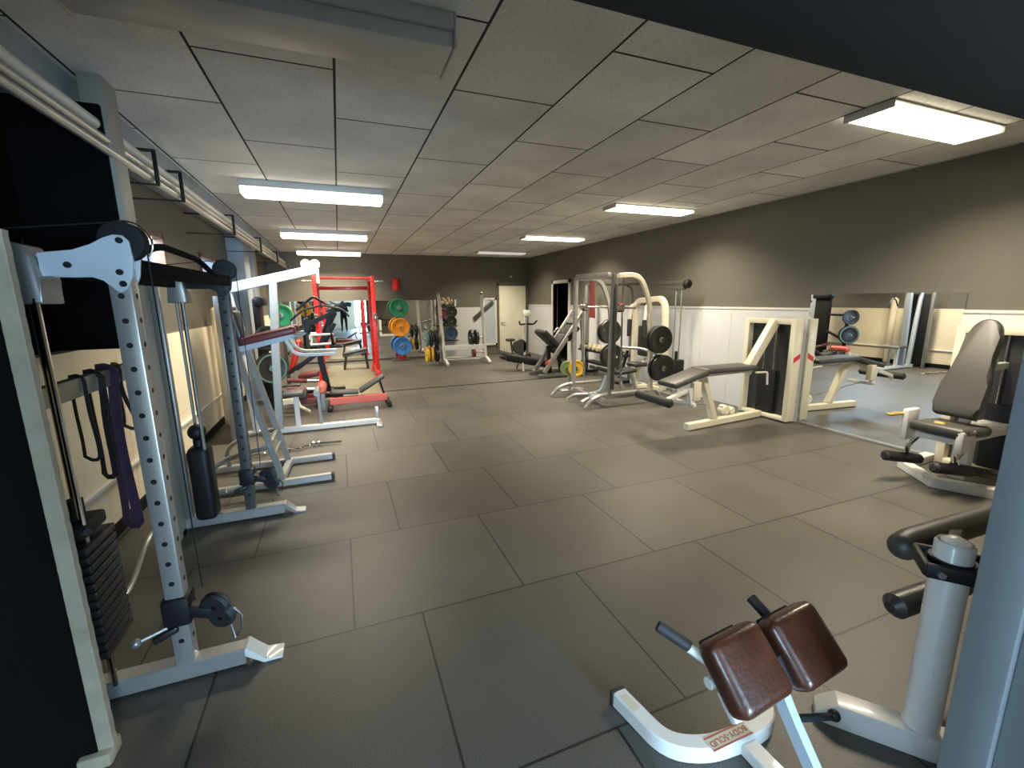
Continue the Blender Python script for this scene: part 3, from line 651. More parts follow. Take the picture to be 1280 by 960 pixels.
put('hook', MB().bar((2.55, 11.96, 1.30), (2.55, 11.85, 1.30), .05, .03).bar((2.55, 11.85, 1.30), (2.55, 11.85, 1.38), .05, .03), 'silver', t)
put('plate_horn', MB().cyl((2.64, 12.1, .75), (2.12, 12.1, .75), .025).cyl((2.64, 12.1, .31), (2.14, 12.1, .31), .025).bar((2.62, 12.1, .05), (2.58, 12.1, .95), .06, .06), 'white', t)
put('plate_horn', MB().cyl((3.82, 12.1, .72), (3.40, 12.1, .72), .025).cyl((3.82, 12.1, .30), (3.44, 12.1, .30), .025), 'white', t)
gP = 'plates on the white barbell rack'
plate((2.18, 12.1, .75), (1, .0, 0), .22, .07, 'teal', 'dark teal plate on the white barbell rack, outermost on the left horn', gP, 'greymet')
plate((2.30, 12.1, .75), (1, .0, 0), .225, .07, 'plate', 'grey centred black plate on the left horn of the white barbell rack', gP, 'silver')
plate((2.45, 12.1, .75), (1, .0, 0), .225, .08, 'plate', 'black plate on the left horn of the white barbell rack, next to the upright', gP)
plate((2.19, 12.1, .31), (1, .0, 0), .215, .07, 'yellow', 'yellow plate low on the left of the white barbell rack, outermost', gP, 'plate')
plate((2.30, 12.1, .31), (1, .0, 0), .215, .06, 'yellow', 'second yellow plate low on the left of the white barbell rack', gP, 'plate')
plate((2.45, 12.1, .31), (1, .0, 0), .22, .09, 'plate', 'black plate low on the left of the white barbell rack', gP)
plate((3.45, 12.1, .72), (1, 0, 0), .225, .07, 'plate', 'black plate on the right horn of the white barbell rack, inner one', gP, 'silver')
plate((3.60, 12.1, .72), (1, 0, 0), .225, .07, 'plate', 'black plate on the right horn of the white barbell rack, outer one', gP, 'silver')
plate((3.52, 12.1, .30), (1, 0, 0), .13, .07, 'maroon', 'small dark red plate low on the right of the white barbell rack', gP)
# wall rack behind it with black discs
t = thing('wall_rack', 'dark storage frame on the far wall behind the white barbell rack', 'storage rack', (3.1, 13.6, 0))
put('frame', MB().bar((2.78, 13.7, .02), (2.78, 13.7, 1.8), .05, .05).bar((3.42, 13.7, .02), (3.42, 13.7, 1.8), .05, .05), 'trimwhite', t)
put('shelf', MB().ab((2.76, 13.5, .52), (3.44, 13.8, .55)).ab((2.76, 13.5, .98), (3.44, 13.8, 1.01)).ab((2.76, 13.5, 1.56), (3.44, 13.8, 1.59)), 'darkmet', t)
gW = 'discs on the storage frame at the far wall'
for i, (x, z, r, mm, lb) in enumerate(((3.24, 1.42, .17, 'plate', 'black disc on the wall storage frame, upper right one'), (2.93, 1.36, .15, 'maroon', 'dark red brown disc on the wall storage frame, upper left one'), (3.22, 1.13, .17, 'plate', 'black disc on the wall storage frame, below the upper right one'), (2.95, 1.12, .13, 'plate', 'small black disc on the wall storage frame, at the left middle'), (3.2, .76, .21, 'navy', 'dark blue disc on the lowest shelf of the wall storage frame'))):
    plate((x, 13.46, z), (0, -1, 0), r, .05, mm, lb, gW)
for i, (x, z) in enumerate(((2.88, .60), (2.90, .66), (2.92, .73))):
    single('folded_mat', MB().box((x, 13.62, z), (.26, .22, .055), .02, seg=3), ('beigecloth', 'trimwhite', 'beigecloth')[i], ('tan folded mat on the wall storage frame, lowest of its pile', 'pale folded mat in the middle of the pile on the wall storage frame', 'tan folded mat on top of the pile on the wall storage frame')[i], 'mat', 'mats on the storage frame')
m = MB()
for k in range(16):
    m.sph((2.94 + .42 * random.random(), 13.62 + .1 * random.random(), 1.66 + .17 * random.random()), .055, (1, 1, .9), 10)
single('glove_pile', m, 'beigecloth', 'pale yellow bundle of gloves on top of the wall storage frame', 'gloves')
single('leaning_bar', MB().bar((4.05, 13.80, 1.18), (4.70, 13.80, 1.72), .06, .12), 'darkmet', 'dark slanted bar fixed across the narrow white wall panel', 'bar')

# ------------------------------------------------------------------ exercise bike by the cream door
t = thing('upright_bike', 'slim white exercise bike with dark handlebar in front of the cream door', 'exercise bike', (5.15, 12.5, 0))
put('base', MB().rtube([(4.5, 12.35, .06), (5.5, 12.6, .06)], .07, .07).bar((5.32, 12.2, .04), (5.32, 12.9, .04), .07, .07).bar((4.55, 12.1, .04), (4.55, 12.7, .04), .07, .07), 'black', t)
put('mast', MB().rtube([(5.26, 12.5, .08), (5.28, 12.5, .9), (5.32, 12.5, 1.26)], .08, .08, .2), 'white', t)
put('console', MB().box((5.33, 12.44, 1.36), (.22, .06, .20), .02, Matrix.Rotation(-.3, 3, 'X')), 'white', t)
put('handlebar', MB().tube([(5.02, 12.3, 1.14), (5.08, 12.4, 1.02), (5.3, 12.5, 1.04), (5.54, 12.4, 1.02), (5.60, 12.3, 1.14)], .026, 10, .08), 'black', t)
put('flywheel', MB().cyl((5.12, 12.46, .35), (5.12, 12.56, .35), .24, 24, .02), 'darkmet', t)
put('seat_post', MB().rtube([(4.85, 12.42, .10), (4.78, 12.40, .55)], .05, .05), 'darkmet', t)
put('seat', MB().box((4.76, 12.4, .58), (.26, .2, .08), .035, seg=4), 'vinyl', t)

# ------------------------------------------------------------------ leg press with sloping silver rails
t = thing('leg_press', 'silver sled machine with steep rails and dark seats left of the grey rack', 'exercise machine', (4.6, 9.4, 0))
for y in (8.95, 9.45):
    put('rail', MB().bar((4.26, y, .12), (5.25, y, 1.48), .06, .09), 'silver', t)
    put('rear_leg', MB().rtube([(5.2, y, 1.4), (5.30, y, .04)], .06, .06), 'silver', t)
    put('base_beam', MB().rtube([(4.1, y, .05), (5.35, y, .05)], .06, .07), 'greymet', t)
put('carriage', MB().box((4.98, 9.2, 1.0), (.16, .56, .40), .03, Matrix.Rotation(.75, 3, 'Y')), 'black', t)
put('foot_plate', MB().box((5.16, 9.2, 1.30), (.05, .44, .28), .015, Matrix.Rotation(.75, 3, 'Y')), 'darkmet', t)
put('back_pad', MB().box((4.50, 9.25, .86), (.14, .50, .62), .05, Matrix.Rotation(-.85, 3, 'Y'), 4).box((4.75, 9.25, .74), (.14, .44, .5), .05, Matrix.Rotation(.6, 3, 'Y'), 4), 'vinyl', t)
put('seat_frame', MB().bar((4.5, 9.25, .70), (4.55, 9.25, .06), .08, .08).bar((4.75, 9.25, .6), (4.85, 9.25, .06), .08, .08), 'black', t)
put('handle', MB().tube([(4.55, 9.05, 1.02), (4.62, 9.05, 1.12), (4.74, 9.05, 1.10), (4.78, 9.05, .98)], .016, 8, .04), 'silver', t)
put('stop_bracket', MB().box((4.42, 9.0, .34), (.20, .14, .10), .015, Matrix.Rotation(-.6, 3, 'Y')), 'red', t, 'red stop bracket')
t = thing('rowing_machine', 'low black tilted sled with upturned end on the floor before the cream door', 'exercise machine', (4.35, 9.9, 0))
put('deck', MB().bar((3.82, 10.25, .36), (4.85, 9.95, .16), .40, .17, bev=.03), 'black', t)
put('end_block', MB().box((3.80, 10.27, .44), (.30, .34, .12), .03, Matrix.Rotation(.35, 3, 'Y')), 'darkmet', t)
put('leg', MB().tube([(4.12, 9.85, .02), (4.16, 10.0, .28), (4.2, 10.3, .28), (4.2, 10.5, .02)], .025, 8, .05), 'silver', t)
put('foot_beam', MB().rtube([(4.3, 9.7, .05), (5.0, 9.7, .05)], .06, .07), 'greymet', t)

# ------------------------------------------------------------------ grey rack with black plates (smith machine)
t = thing('smith_machine', 'silver grey barbell guide frame with arched top loaded with black plates on the right', 'exercise machine', (4.4, 6.6, 0))
for i, Y in enumerate((7.1, 6.0)):
    x0 = 3.98 if i == 0 else 4.03
    put('front_post', MB().rtube([(x0, Y, .2), (x0 + .03, Y, 2.15)], .06, .07), 'silver' if i == 0 else 'greymet', t)
    put('guide_rod', MB().cyl((x0 + .22, Y, .25), (x0 + .20, Y, 2.08), .016, 10), 'chrome', t)
    put('rear_post', MB().rtube([(x0 + .12, Y, 2.12), (x0 + .52, Y, 2.14), (x0 + .74, Y, 1.7), (4.90 if i == 0 else 4.86, Y, .2)], .06, .07, .22), 'silver' if i == 0 else 'creamcoat', t)
    put('foot', MB().tube([(x0 - .44, Y, .03), (x0 - .34, Y, .15), (x0 - .12, Y, .22), (5.0, Y, .22), (5.08, Y, .04)], .032, 12, .14), 'silver', t)
    for hx, hz, hp_ in (((4.67, 1.16, 4.78), (4.73, .70, 4.84)) if i == 0 else ((4.84, 1.10, 4.80), (4.92, .62, 4.84))):
        put('horn', MB().cyl((hx, Y + .02, hz), (hx, Y - .28, hz), .0235, 12).bar((hp_, Y, hz), (hx - .015 if hx < hp_ else hx + .015, Y, hz), .04, .04), 'chrome', t)
put('top_beam', MB().bar((4.0, 6.04, 2.12), (4.0, 7.06, 2.14), .06, .10).bar((4.3, 6.04, 2.12), (4.3, 7.06, 2.14), .05, .06), 'silver', t)
put('catch_rail', MB().bar((4.06, 5.945, .30), (4.08, 5.945, 2.0), .04, .03), 'darkmet', t, 'dark notched catch rail')
put('barbell', MB().cyl((4.18, 5.6, 1.62), (4.18, 7.45, 1.62), .015, 12).cyl((4.18, 5.92, 1.62), (4.18, 6.08, 1.62), .05).cyl((4.18, 7.02, 1.62), (4.18, 7.18, 1.62), .05), 'chrome', t)
put('carriage', MB().box((4.20, 6.0, 1.62), (.10, .09, .14), .02).box((4.20, 7.1, 1.62), (.10, .09, .14), .02), 'maroon', t)
put('rear_tie', MB().tube([(4.95, 6.0, .84), (5.02, 6.5, .88), (4.95, 7.1, .84)], .025, 10, .2), 'silver', t)
put('floor_tie', MB().bar((4.0, 6.0, .10), (4.0, 7.1, .10), .06, .06), 'silver', t)
gS = 'black plates on the grey guide frame'
for (x, y, z, lb) in ((4.84, 5.78, 1.10, 'black plate on the near upper horn of the grey guide frame, in front'), (4.84, 5.86, 1.10, 'black plate on the near upper horn of the grey guide frame, behind it'),
                      (4.92, 5.78, .62, 'black plate on the lower near horn of the grey guide frame, in front'), (4.92, 5.87, .62, 'black plate on the lower near horn of the grey guide frame, behind it'),
                      (4.67, 6.96, 1.16, 'black plate on the upper far horn of the grey guide frame, in front'), (4.67, 7.045, 1.16, 'black plate on the upper far horn of the grey guide frame, behind'),
                      (4.73, 6.95, .70, 'black plate on the lower far horn of the grey guide frame, in front'), (4.73, 7.035, .70, 'black plate on the lower far horn of the grey guide frame, behind')):
    plate((x, y, z), (0, -1, 0), .225, .055, 'plate', lb, gS, 'greymet')
plate((4.16, 7.32, .46), (-.15, -1, 0), .16, .08, 'yellow', 'yellow plate behind the left upright of the grey guide frame', 'small plates by the grey guide frame', 'plate')
plate((4.0, 7.38, .46), (-.15, -1, 0), .14, .05, 'palegreen', 'small pale green plate left of the yellow one by the grey guide frame', 'small plates by the grey guide frame', 'plate')
t = thing('plate_holder', 'low silver stand carrying the yellow plate behind the grey guide frame', 'plate stand', (4.1, 7.5, 0))
put('post', MB().bar((4.10, 7.47, .03), (4.10, 7.47, .5), .06, .06), 'silver', t)
put('base', MB().ab((3.9, 7.38, 0), (4.4, 7.6, .03), .008), 'silver', t)
for x, y in ((4.0, 7.33), (4.16, 7.25)): put('peg', MB().cyl((x, 7.47, .46), (x, y, .46), .018), 'silver', t)
put('peg_bar', MB().bar((3.97, 7.48, .46), (4.2, 7.48, .46), .03, .04), 'silver', t)
single('red_strap', MB().sweep([(4.32, 7.1, 2.08), (4.325, 7.09, 1.8), (4.32, 7.1, 1.45), (4.36, 7.1, 1.42), (4.37, 7.1, 1.8), (4.36, 7.1, 2.08)], [(-.03, -.003), (.03, -.003), (.03, .003), (-.03, .003)]), 'maroon', 'red strap hanging from the top of the grey guide frame', 'strap')
# bench inside the frame
t = thing('incline_bench', 'black padded bench on blue grey curved legs inside the grey guide frame', 'weight bench', (4.1, 6.35, 0))
put('back_pad', MB().bar((4.05, 6.55, .60), (4.52, 6.55, .46), .28, .07, bev=.03, seg=4), 'vinyl', t)
put('seat_pad', MB().bar((4.54, 6.55, .46), (4.9, 6.55, .50), .28, .07, bev=.03, seg=4), 'vinyl', t)
put('frame', MB().rtube([(3.95, 6.5, .12), (4.25, 6.55, .14), (4.35, 6.55, .42)], .06, .07, .1), 'bluewhite', t)
put('foot', MB().tube([(3.60, 6.62, .05), (3.72, 6.6, .12), (4.1, 6.5, .12)], .03, 10, .05).tube([(3.68, 6.28, .05), (3.80, 6.3, .10), (4.1, 6.4, .12)], .03, 10, .05), 'silver', t)
put('rear_leg', MB().rtube([(4.85, 6.55, .46), (5.0, 6.55, .04)], .05, .06).bar((5.0, 6.35, .03), (5.0, 6.75, .03), .05, .05), 'silver', t)

# dumbbell rack by the right wall
t = thing('dumbbell_rack', 'low black rack at the right wall behind the grey guide frame', 'dumbbell rack', (5.5, 8.5, 0))
for z, x in ((.58, 5.48), (.28, 5.62)): put('shelf', MB().bar((x, 7.62, z), (x, 9.32, z), .28, .04), 'black', t)
for y in (7.66, 9.28): put('leg', MB().rtube([(5.36, y, .0), (5.58, y, .70)], .05, .06).ab((5.3, y - .03, 0), (5.88, y + .03, .05)), 'black', t)
for k in range(9):
    y = 7.72 + k * .185
    dd = thing('dumbbell', 'pale dumbbell on the low black rack, %s' % ('nearest the camera', 'second from the near end', 'third from the near end', 'fourth from the near end', 'in the middle of the row', 'fourth from the far end', 'third from the far end', 'second from the far end', 'at the far end')[k], 'dumbbell', (5.48, y, .6), 'dumbbells on the low black rack')
    put('handle', MB().cyl((5.41, y, .655), (5.57, y, .655), .014, 8), 'chrome', dd)
    for xa in (5.33, 5.56): put('head', MB().cyl((xa, y, .655), (xa + .09, y, .655), .055, 8, .012), 'beigecloth', dd)

# cream lat machine at the right wall
t = thing('chest_machine', 'cream arched lever machine with hanging black grips at the right wall', 'exercise machine', (5.55, 7.0, 0))
put('arch', MB().rtube([(5.62, 7.5, .05), (5.62, 7.5, 1.62), (5.60, 7.38, 1.72), (5.60, 6.72, 1.76), (5.60, 6.60, 1.64), (5.62, 6.58, .9), (5.62, 6.58, .05)], .09, .10, .14), 'creamcoat', t)
put('base', MB().rtube([(5.3, 7.05, .05), (5.85, 7.05, .05)], .08, .08).rtube([(5.62, 6.55, .05), (5.62, 7.55, .05)], .08, .08), 'creamcoat', t)
for y in (7.42, 6.95):
    s = put('swing_arm', MB().rtube([(5.55, y, 1.66), (5.45, y, 1.62), (5.42, y, 1.36)], .05, .05, .06), 'white', t)
    put('grip', MB().cyl((5.42, y, 1.36), (5.42, y, 1.02), .045, 14, .01), 'rubber', s)
put('back_pad', MB().box((5.50, 7.05, .95), (.09, .3, .6), .035, None, 4), 'vinyl', t)
put('seat_pad', MB().box((5.36, 7.05, .50), (.30, .32, .08), .035, None, 4), 'vinyl', t)
put('seat_post', MB().rtube([(5.36, 7.05, .08), (5.38, 7.05, .48)], .07, .07).bar((5.38, 7.05, .40), (5.62, 7.05, .62), .06, .06), 'creamcoat', t)

# cable crossover along the right wall
t = thing('cable_crossover', 'grey cable crossover with a long high boom along the right wall', 'cable machine', (5.6, 7.9, 0))
put('boom', MB().bar((5.62, 6.15, 2.03), (5.62, 9.5, 2.10), .06, .06).bar((5.62, 6.15, 1.93), (5.62, 6.75, 1.95), .05, .05), 'darkmet', t)
put('boom_end', MB().cyl((5.62, 6.05, 2.0), (5.62, 6.16, 2.0), .075, 18, .02), 'black', t)
for y in (6.22, 6.36): put('guide_rod', MB().cyl((5.62, y, .04), (5.62, y, 1.95), .014, 10), 'greymet', t)
put('stack', MB().box((5.62, 6.27, .46), (.22, .2, .42), .02).cyl((5.62, 6.27, .67), (5.62, 6.27, .82), .03), 'black', t)
put('base', MB().ab((5.48, 6.12, 0), (5.76, 6.48, .05), .008), 'greymet', t)
put('far_column', MB().bar((5.62, 9.4, .0), (5.62, 9.4, 2.08), .08, .1), 'greymet', t)
put('brace', MB().rtube([(5.62, 7.9, 2.05), (5.8, 7.9, 1.98), (5.8, 7.9, .02)], .05, .05, .1), 'greymet', t)

# ------------------------------------------------------------------ leg curl machine
t = thing('leg_curl_machine', 'white leg curl machine with grey bench and black tower beside the wall mirror', 'exercise machine', (5.1, 4.5, 0))
TX = 5.77
def tower(t, y0, y1, x, h, th=.14):
    fr = MB()
    fr.ab((x - .02, y0, .02), (x + th, y0 + .075, h), .008).ab((x - .02, y1 - .075, .02), (x + th, y1, h), .008)
    fr.ab((x - .02, y0 + .07, h - .075), (x + th, y1 - .07, h), .008).ab((x - .02, y0 + .07, .02), (x + th, y1 - .07, .075), .008)
    put('tower_frame', fr, 'creamcoat', t)
    put('tower_back', MB().ab((x + th * .55, y0 + .07, .07), (x + th * .7, y1 - .07, h - .07)), 'vinyl', t)
    put('stack', MB().ab((x + .02, (y0 + y1) / 2 - .14, .08), (x + .07, (y0 + y1) / 2 + .14, .72), .006), 'black', t)
    for s in (-.08, .08): put('guide_rod', MB().cyl((x + .04, (y0 + y1) / 2 + s, .07), (x + .04, (y0 + y1) / 2 + s, h - .07), .009, 8), 'chrome', t)
    cv = put('stripe', MB().prism([(x + .0, y0 - .003, .86), (x + th - .02, y0 - .003, .92), (x + th - .02, y0 - .003, .99), (x + .0, y0 - .003, .93)], (0, .003, 0)), 'red', t, 'red slanted stripe')
tower(t, 4.17, 4.98, TX, 1.46)
put('spine', MB().rtube([(4.24, 4.47, .05), (5.76, 4.62, .05)], .09, .09), 'creamcoat', t)
put('bench_leg', MB().rtube([(4.78, 4.53, .09), (4.50, 4.50, .72)], .08, .10), 'creamcoat', t)
put('slanted_beam', MB().bar((5.76, 4.50, 1.42), (5.28, 4.50, .72), .10, .12), 'creamcoat', t)
put('bench_frame', MB().bar((3.98, 4.45, .62), (4.45, 4.48, .74), .09, .05).bar((4.45, 4.48, .745), (5.4, 4.53, .745), .09, .05), 'creamcoat', t)
put('bench_pad', MB().bar((3.86, 4.46, .66), (4.44, 4.48, .80), .34, .07, bev=.03, seg=4), 'greyvinyl', t)
put('bench_pad', MB().bar((4.42, 4.48, .81), (5.34, 4.52, .80), .34, .07, bev=.03, seg=4), 'greyvinyl', t)
lv = put('leg_lever', MB().rtube([(4.05, 4.30, .60), (3.72, 4.28, .50), (3.68, 4.28, .44)], .06, .05, .05).rtube([(4.10, 4.30, .62), (4.16, 4.30, .40)], .07, .05).bar((4.16, 4.25, .40), (4.16, 4.65, .40), .05, .05), 'white', t)
put('roller', MB().cyl((3.66, 4.12, .50), (3.66, 4.78, .50), .055, 16, .02), 'rubber', lv)
put('hip_bracket', MB().ab((4.14, 4.26, .46), (4.26, 4.34, .70), .01), 'creamcoat', t)
put('grip', MB().tube([(5.30, 4.35, .74), (5.52, 4.35, .73), (5.54, 4.35, .55)], .014, 8, .03), 'trimwhite', t)
put('base_wheel', MB().cyl((5.10, 4.60, .16), (5.10, 4.72, .16), .075, 18, .02).cyl((5.22, 4.60, .14), (5.22, 4.70, .14), .06, 18, .02), 'creamcoat', t)
put('link_rod', MB().tube([(4.16, 4.44, .40), (5.10, 4.64, .20)], .008, 8), 'greymet', t)

# ------------------------------------------------------------------ hip abductor machine
t = thing('hip_abductor', 'white seated leg machine with a tall grey backrest at the right edge', 'exercise machine', (5.4, 2.2, 0))
tower(t, 1.62, 2.52, 5.82, 1.46, .12)
put('base', MB().rtube([(5.85, 2.58, .045), (5.32, 2.54, .045), (5.05, 2.16, .045), (5.25, 1.80, .045), (5.85, 1.80, .045)], .09, .08), 'white', t)
bp = [(.0, -.15), (.10, -.165), (.30, -.16), (.40, -.155), (.50, -.125), (.58, -.115), (.75, -.115), (.85, -.10), (.91, -.06), (.93, 0)]
bp = bp + [(a, -b) for a, b in bp[-2::-1]]
B0, dirv = V((5.16, 2.14, .66)), V((.36, .0, .90)).normalized()
nrm = V((-.90, 0, .36)).normalized()
put('back_pad', MB().prism([B0 + dirv * a + V((0, 1, 0)) * b for a, b in bp], nrm * .09, .03), 'greyvinyl', t)
put('seat_pad', MB().box((5.05, 2.12, .58), (.46, .40, .09), .035, Matrix.Rotation(.06, 3, 'Y'), 4), 'greyvinyl', t)
put('seat_frame', MB().bar((4.85, 2.12, .51), (5.75, 2.12, .51), .30, .05).bar((5.35, 2.12, .06), (5.35, 2.12, .50), .10, .12).bar((5.75, 2.12, .5), (5.85, 2.12, .5), .2, .1), 'white', t)
put('back_support', MB().bar((5.30, 2.14, .55), (5.62, 2.14, 1.2), .07, .06).bar((5.55, 2.14, 1.1), (5.84, 2.14, 1.1), .06, .06), 'white', t)
put('side_plate', MB().ab((4.86, 2.34, .42), (5.04, 2.40, .72), .02), 'white', t); put('side_plate', MB().ab((4.82, 1.92, .42), (5.02, 1.98, .62), .02), 'white', t)
put('reflection_bar', MB().bar((4.70, 2.42, .67), (4.90, 2.40, .67), .05, .02).mark('mustard').bar((4.76, 2.42, .672), (4.84, 2.412, .672), .052, .02), 'black', t)  # added bar standing in for a reflection in the wall mirror
put('selector_knob', MB().cyl((4.93, 2.1, .62), (4.93, 2.18, .62), .03, 14, .01), 'mustard', t)
for y, x0 in ((2.38, 5.02), (2.02, 5.06)):
    a = put('thigh_arm', MB().tube([(5.02, y - .06, .46), (4.98, y, .34), (x0 + .02, y, .22)], .022, 10, .06), 'chrome', t)
    put('roller', MB().cyl((x0 - .26, y + .06, .26), (x0 + .12, y - .05, .20), .05, 16, .02), 'rubber', a)
put('foot_bar', MB().cyl((5.02, 2.06, .24), (5.45, 1.78, .16), .042, 14, .01), 'rubber', t)
put('foot_plate', MB().bar((5.42, 1.80, .19), (5.85, 1.66, .16), .10, .05), 'white', t)

# ------------------------------------------------------------------ back extension bench (front right)
t = thing('back_extension_bench', 'white back extension bench with two brown pads and black handles in the foreground', 'exercise bench', (1.28, .9, 0))
put('front_foot', MB().rtube([(1.015, 1.36, .035), (1.06, 1.11, .035), (1.19, 1.04, .035), (1.40, 1.02, .035), (1.55, 1.045, .035), (1.61, 1.32, .035)], .065, .07, .09), 'white', t)
put('foot_cap', MB().box((1.013, 1.367, .035), (.07, .02, .074), .005).box((1.612, 1.326, .035), (.07, .02, .074), .005), 'rubber', t)
put('spine', MB().rtube([(1.36, 1.0, .028), (1.37, .62, .028), (1.375, .45, .028)], .07, .05), 'white', t)
put('strut', MB().rtube([(1.37, .64, .04), (1.335, .87, .38), (1.33, .93, .50)], .036, .05, .1), 'bluewhite', t)
pc = []
for (xa, xb, zz) in ((1.045, 1.30, .0), (1.322, 1.577, .0)):
    cx = (xa + xb) / 2
    T, Bm = V((cx, .95, .645)), V((cx + .02, .79, .478))
    d = (T - Bm).normalized(); n = V((0, -d.z, d.y)) * 1
    if n.z < 0: n = -n
    m = MB().bar(Bm - n * .05, T - n * .05, .243, .10, up=n, bev=.035, seg=5)
    put('hip_pad', m, 'brown', t)
    put('pad_plate', MB().bar(Bm - n * .106, T - n * .106, .17, .012, up=n), 'black', t)
put('pad_frame', MB().tube([(1.06, .94, .48), (1.57, .94, .48)], .02, 10).bar((1.12, .93, .44), (1.12, .86, .38), .04, .03).bar((1.45, .93, .44), (1.45, .86, .38), .04, .03), 'white', t)
for x, dx in ((1.14, -.16), (1.41, -.04)):
    a = put('handle_arm', MB().tube([(x + .03, .93, .46), (x + dx * .35, .98, .53), (x + dx, 1.10, .60)] if dx < -.1 else [(x + .06, .93, .46), (x + .05, .99, .52), (x + .02, 1.10, .585)], .016, 12, .03), 'white', t)
    e0 = (x + dx * .55, 1.02, .557) if dx < -.1 else (x + .045, 1.0, .53)
    e1 = (x + dx * 1.02, 1.104, .603) if dx < -.1 else (x + .02, 1.104, .59)
    put('grip', MB().cyl(e0, e1, .020, 14, .004), 'rubber', a)
put('adjust_pin', MB().cyl((1.36, .82, .34), (1.50, .80, .31), .012, 10).sph((1.51, .80, .31), .02), 'black', t)
lp = put('logo_plate', MB().box((1.29, 1.027, 0.0712), (.20, .052, .001), 0), 'sticker', t, 'red and cream maker sticker on the foot')
put('logo_border', MB().box((1.29, 1.051, 0.0722), (.20, .006, .001)).box((1.29, 1.003, 0.0722), (.20, .006, .001)), 'stickerred', lp)
text_mesh('logo_text', 'BODY-SOLID', .032, Matrix.Translation((1.29, 1.027, 0.0726)) @ Matrix.Rotation(math.pi + .02, 4, 'Z'), 'stickerred', lp)
put('size_sticker', MB().box((1.024, 1.29, .0712), (.034, .075, .001), 0, Matrix.Rotation(.17, 3, 'Z')), 'sticker', t)

# ------------------------------------------------------------------ white column machine (front right)
t = thing('column_machine', 'white machine with a thick round post and black padded arms at the right front edge', 'exercise machine', (2.05, .75, 0))
PX, PY = 2.005, .768
put('post', MB().lathe([(0, 0), (.056, 0), (.056, .875), (.050, .885), (.046, .86), (0, .86)], (PX, PY, .0), (0, 0, 1), 32), 'white', t)
put('post_cap', MB().lathe([(.0, 0), (.045, 0), (.04, .035), (.02, .05), (0, .052)], (PX, PY, .85), (0, 0, 1), 24), 'white', t)
put('weld_ring', MB().lathe([(.0555, 0), (.0575, .004), (.0555, .008)], (PX, PY, .38), (0, 0, 1), 32), 'trimwhite', t)
d = V((.64, -.77, 0)).normalized()
A = V((1.775, 1.02, .0))
q = V((d.y, -d.x, 0)) * .045
base = MB().prism([A - q + V((0, 0, .0)), A - q + V((0, 0, .04)), A - q + d * .07 + V((0, 0, .10)), A - q + d * .95 + V((0, 0, .10)), A - q + d * .95, A - q + d * .05 + V((0, 0, 0))], q * 2, .004)
put('base_beam', base, 'white', t)
put('rubber_foot', MB().bar(A + d * .12 + V((0, 0, .004)), A + d * .8 + V((0, 0, .004)), .07, .008), 'rubber', t)
arm = put('collar', MB().lathe([(.057, 0), (.066, 0), (.066, .05), (.057, .05), (.057, 0)], (PX, PY, .77), (0, 0, 1), 32), 'black', t)
C0 = V((PX, PY, .79))
for sg in (-1, 1):
    o_ = q.normalized() * .075 * sg
    put('yoke_arm', MB().bar(C0 - d * .09 + o_, C0 + d * .42 + o_ + V((0, 0, .0)), .022, .055, bev=.008), 'black', t)
put('yoke_pin', MB().cyl(C0 - d * .05 - q.normalized() * .10, C0 - d * .05 + q.normalized() * .10, .012, 12), 'greymet', t)
put('yoke_bridge', MB().bar(C0 - d * .085 - q.normalized() * .08, C0 - d * .085 + q.normalized() * .08, .022, .05, bev=.008), 'black', t)
put('arm_pad', MB().tube([(2.15, .98, .715), (2.19, .98, .725), (2.36, .97, .73), (2.75, .96, .73)], .056, 16, .05).sph((2.15, .98, .715), .056), 'greyvinyl', t)
put('roller', MB().cyl((2.17, 1.0, .40), (2.62, .95, .44), .054, 18, .03), 'vinyl', t)
put('roller_arm', MB().bar((2.5, .97, .44), (2.5, .94, .73), .05, .04).bar((PX + .04, PY + .03, .80), (2.5, .96, .73), .04, .04), 'black', t)

# ------------------------------------------------------------------ person standing in the doorway behind the camera (seen in the far mirror)
def skin_body(name, joints, edges, material, parent, sub=2):
    me = bpy.data.meshes.new(name)
    off = root_loc(parent)
    me.from_pydata([V(j[0]) - off for j in joints], edges, [])
    o = bpy.data.objects.new(name, me); COL.objects.link(o)
    sk = o.modifiers.new('skin', 'SKIN')
    for i, j in enumerate(joints):
        r = j[1] if isinstance(j[1], tuple) else (j[1], j[1])
        me.skin_vertices[0].data[i].radius = r
    me.skin_vertices[0].data[0].use_root = True
    sb = o.modifiers.new('sub', 'SUBSURF'); sb.levels = sub; sb.render_levels = sub
    dg = bpy.context.evaluated_depsgraph_get()
    m2 = bpy.data.meshes.new_from_object(o.evaluated_get(dg))
    bpy.data.objects.remove(o)
    for p in m2.polygons: p.use_smooth = True
    m2.materials.clear(); m2.materials.append(M[material])
    o2 = bpy.data.objects.new(name, m2); COL.objects.link(o2); o2.parent = parent
    return o2
px, py = .22, -.55
P = lambda x, y, z: (px + x, py + y, z)
t = thing('person', 'person in black clothes holding both hands raised, reflected in the far mirror', 'person', (px, py, 0))
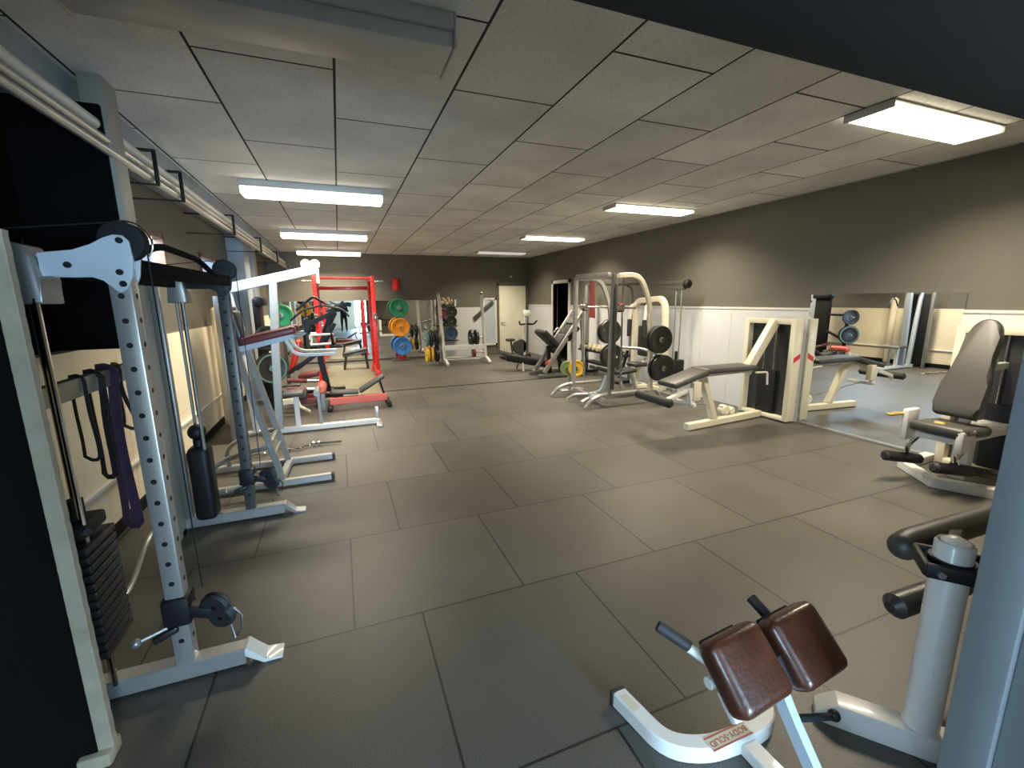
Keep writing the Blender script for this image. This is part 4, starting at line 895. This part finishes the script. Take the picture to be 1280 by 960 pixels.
body_j = [(P(0, 0, .98), (.17, .13)), (P(0, 0, 1.18), (.165, .12)), (P(0, 0, 1.38), (.19, .12)), (P(0, 0, 1.50), .06), (P(0, .02, 1.58), .055),
          (P(0, .03, 1.68), (.075, .095)), (P(0, .03, 1.77), (.07, .085)),
          (P(-.20, 0, 1.43), .06), (P(-.27, .08, 1.18), .045), (P(-.14, .28, 1.36), .033), (P(-.12, .31, 1.42), .03),
          (P(.20, 0, 1.43), .06), (P(.27, .08, 1.18), .045), (P(.14, .28, 1.36), .033), (P(.12, .31, 1.42), .03),
          (P(-.10, 0, .88), .105), (P(-.12, .02, .50), .075), (P(-.13, -.02, .09), .042), (P(-.14, .12, .04), .04),
          (P(.10, 0, .88), .105), (P(.12, .02, .50), .075), (P(.13, -.02, .09), .042), (P(.14, .12, .04), .04)]
body_e = [(0, 1), (1, 2), (2, 3), (3, 4), (4, 5), (5, 6), (2, 7), (7, 8), (8, 9), (9, 10), (2, 11), (11, 12), (12, 13), (13, 14), (0, 15), (15, 16), (16, 17), (17, 18), (0, 19), (19, 20), (20, 21), (21, 22)]
skin_body('body', body_j, body_e, 'clothes', t)
put('face', MB().sph(P(0, .055, 1.70), .078, (.9, .9, 1.15), 16).sph(P(0, .135, 1.69), .016, (.8, 1, 1.2), 8), 'skin', t)
put('hair', MB().sph(P(0, .015, 1.755), .095, (.95, 1.05, .8), 16), 'hair', t)
for s in (-1, 1):
    hx = px + s * .12; hy = py + .31
    hj = [((hx, hy, 1.42), (.03, .02)), ((hx - s * .005, hy + .02, 1.48), (.038, .018))]
    he = [(0, 1)]
    for f in range(4):
        k = len(hj); fx = hx - s * (.028 - f * .019); L = (.03, .036, .034, .026)[f]
        hj += [((fx, hy + .03, 1.51), .0095), ((fx, hy + .05, 1.51 + L), .0085), ((fx, hy + .075, 1.51 + L * 1.3), .007)]
        he += [(1, k), (k, k + 1), (k + 1, k + 2)]
    k = len(hj)
    hj += [((hx - s * .05, hy + .03, 1.47), .01), ((hx - s * .06, hy + .06, 1.50), .009)]
    he += [(0, k), (k, k + 1)]
    skin_body('hand', hj, he, 'skin', t, 1)
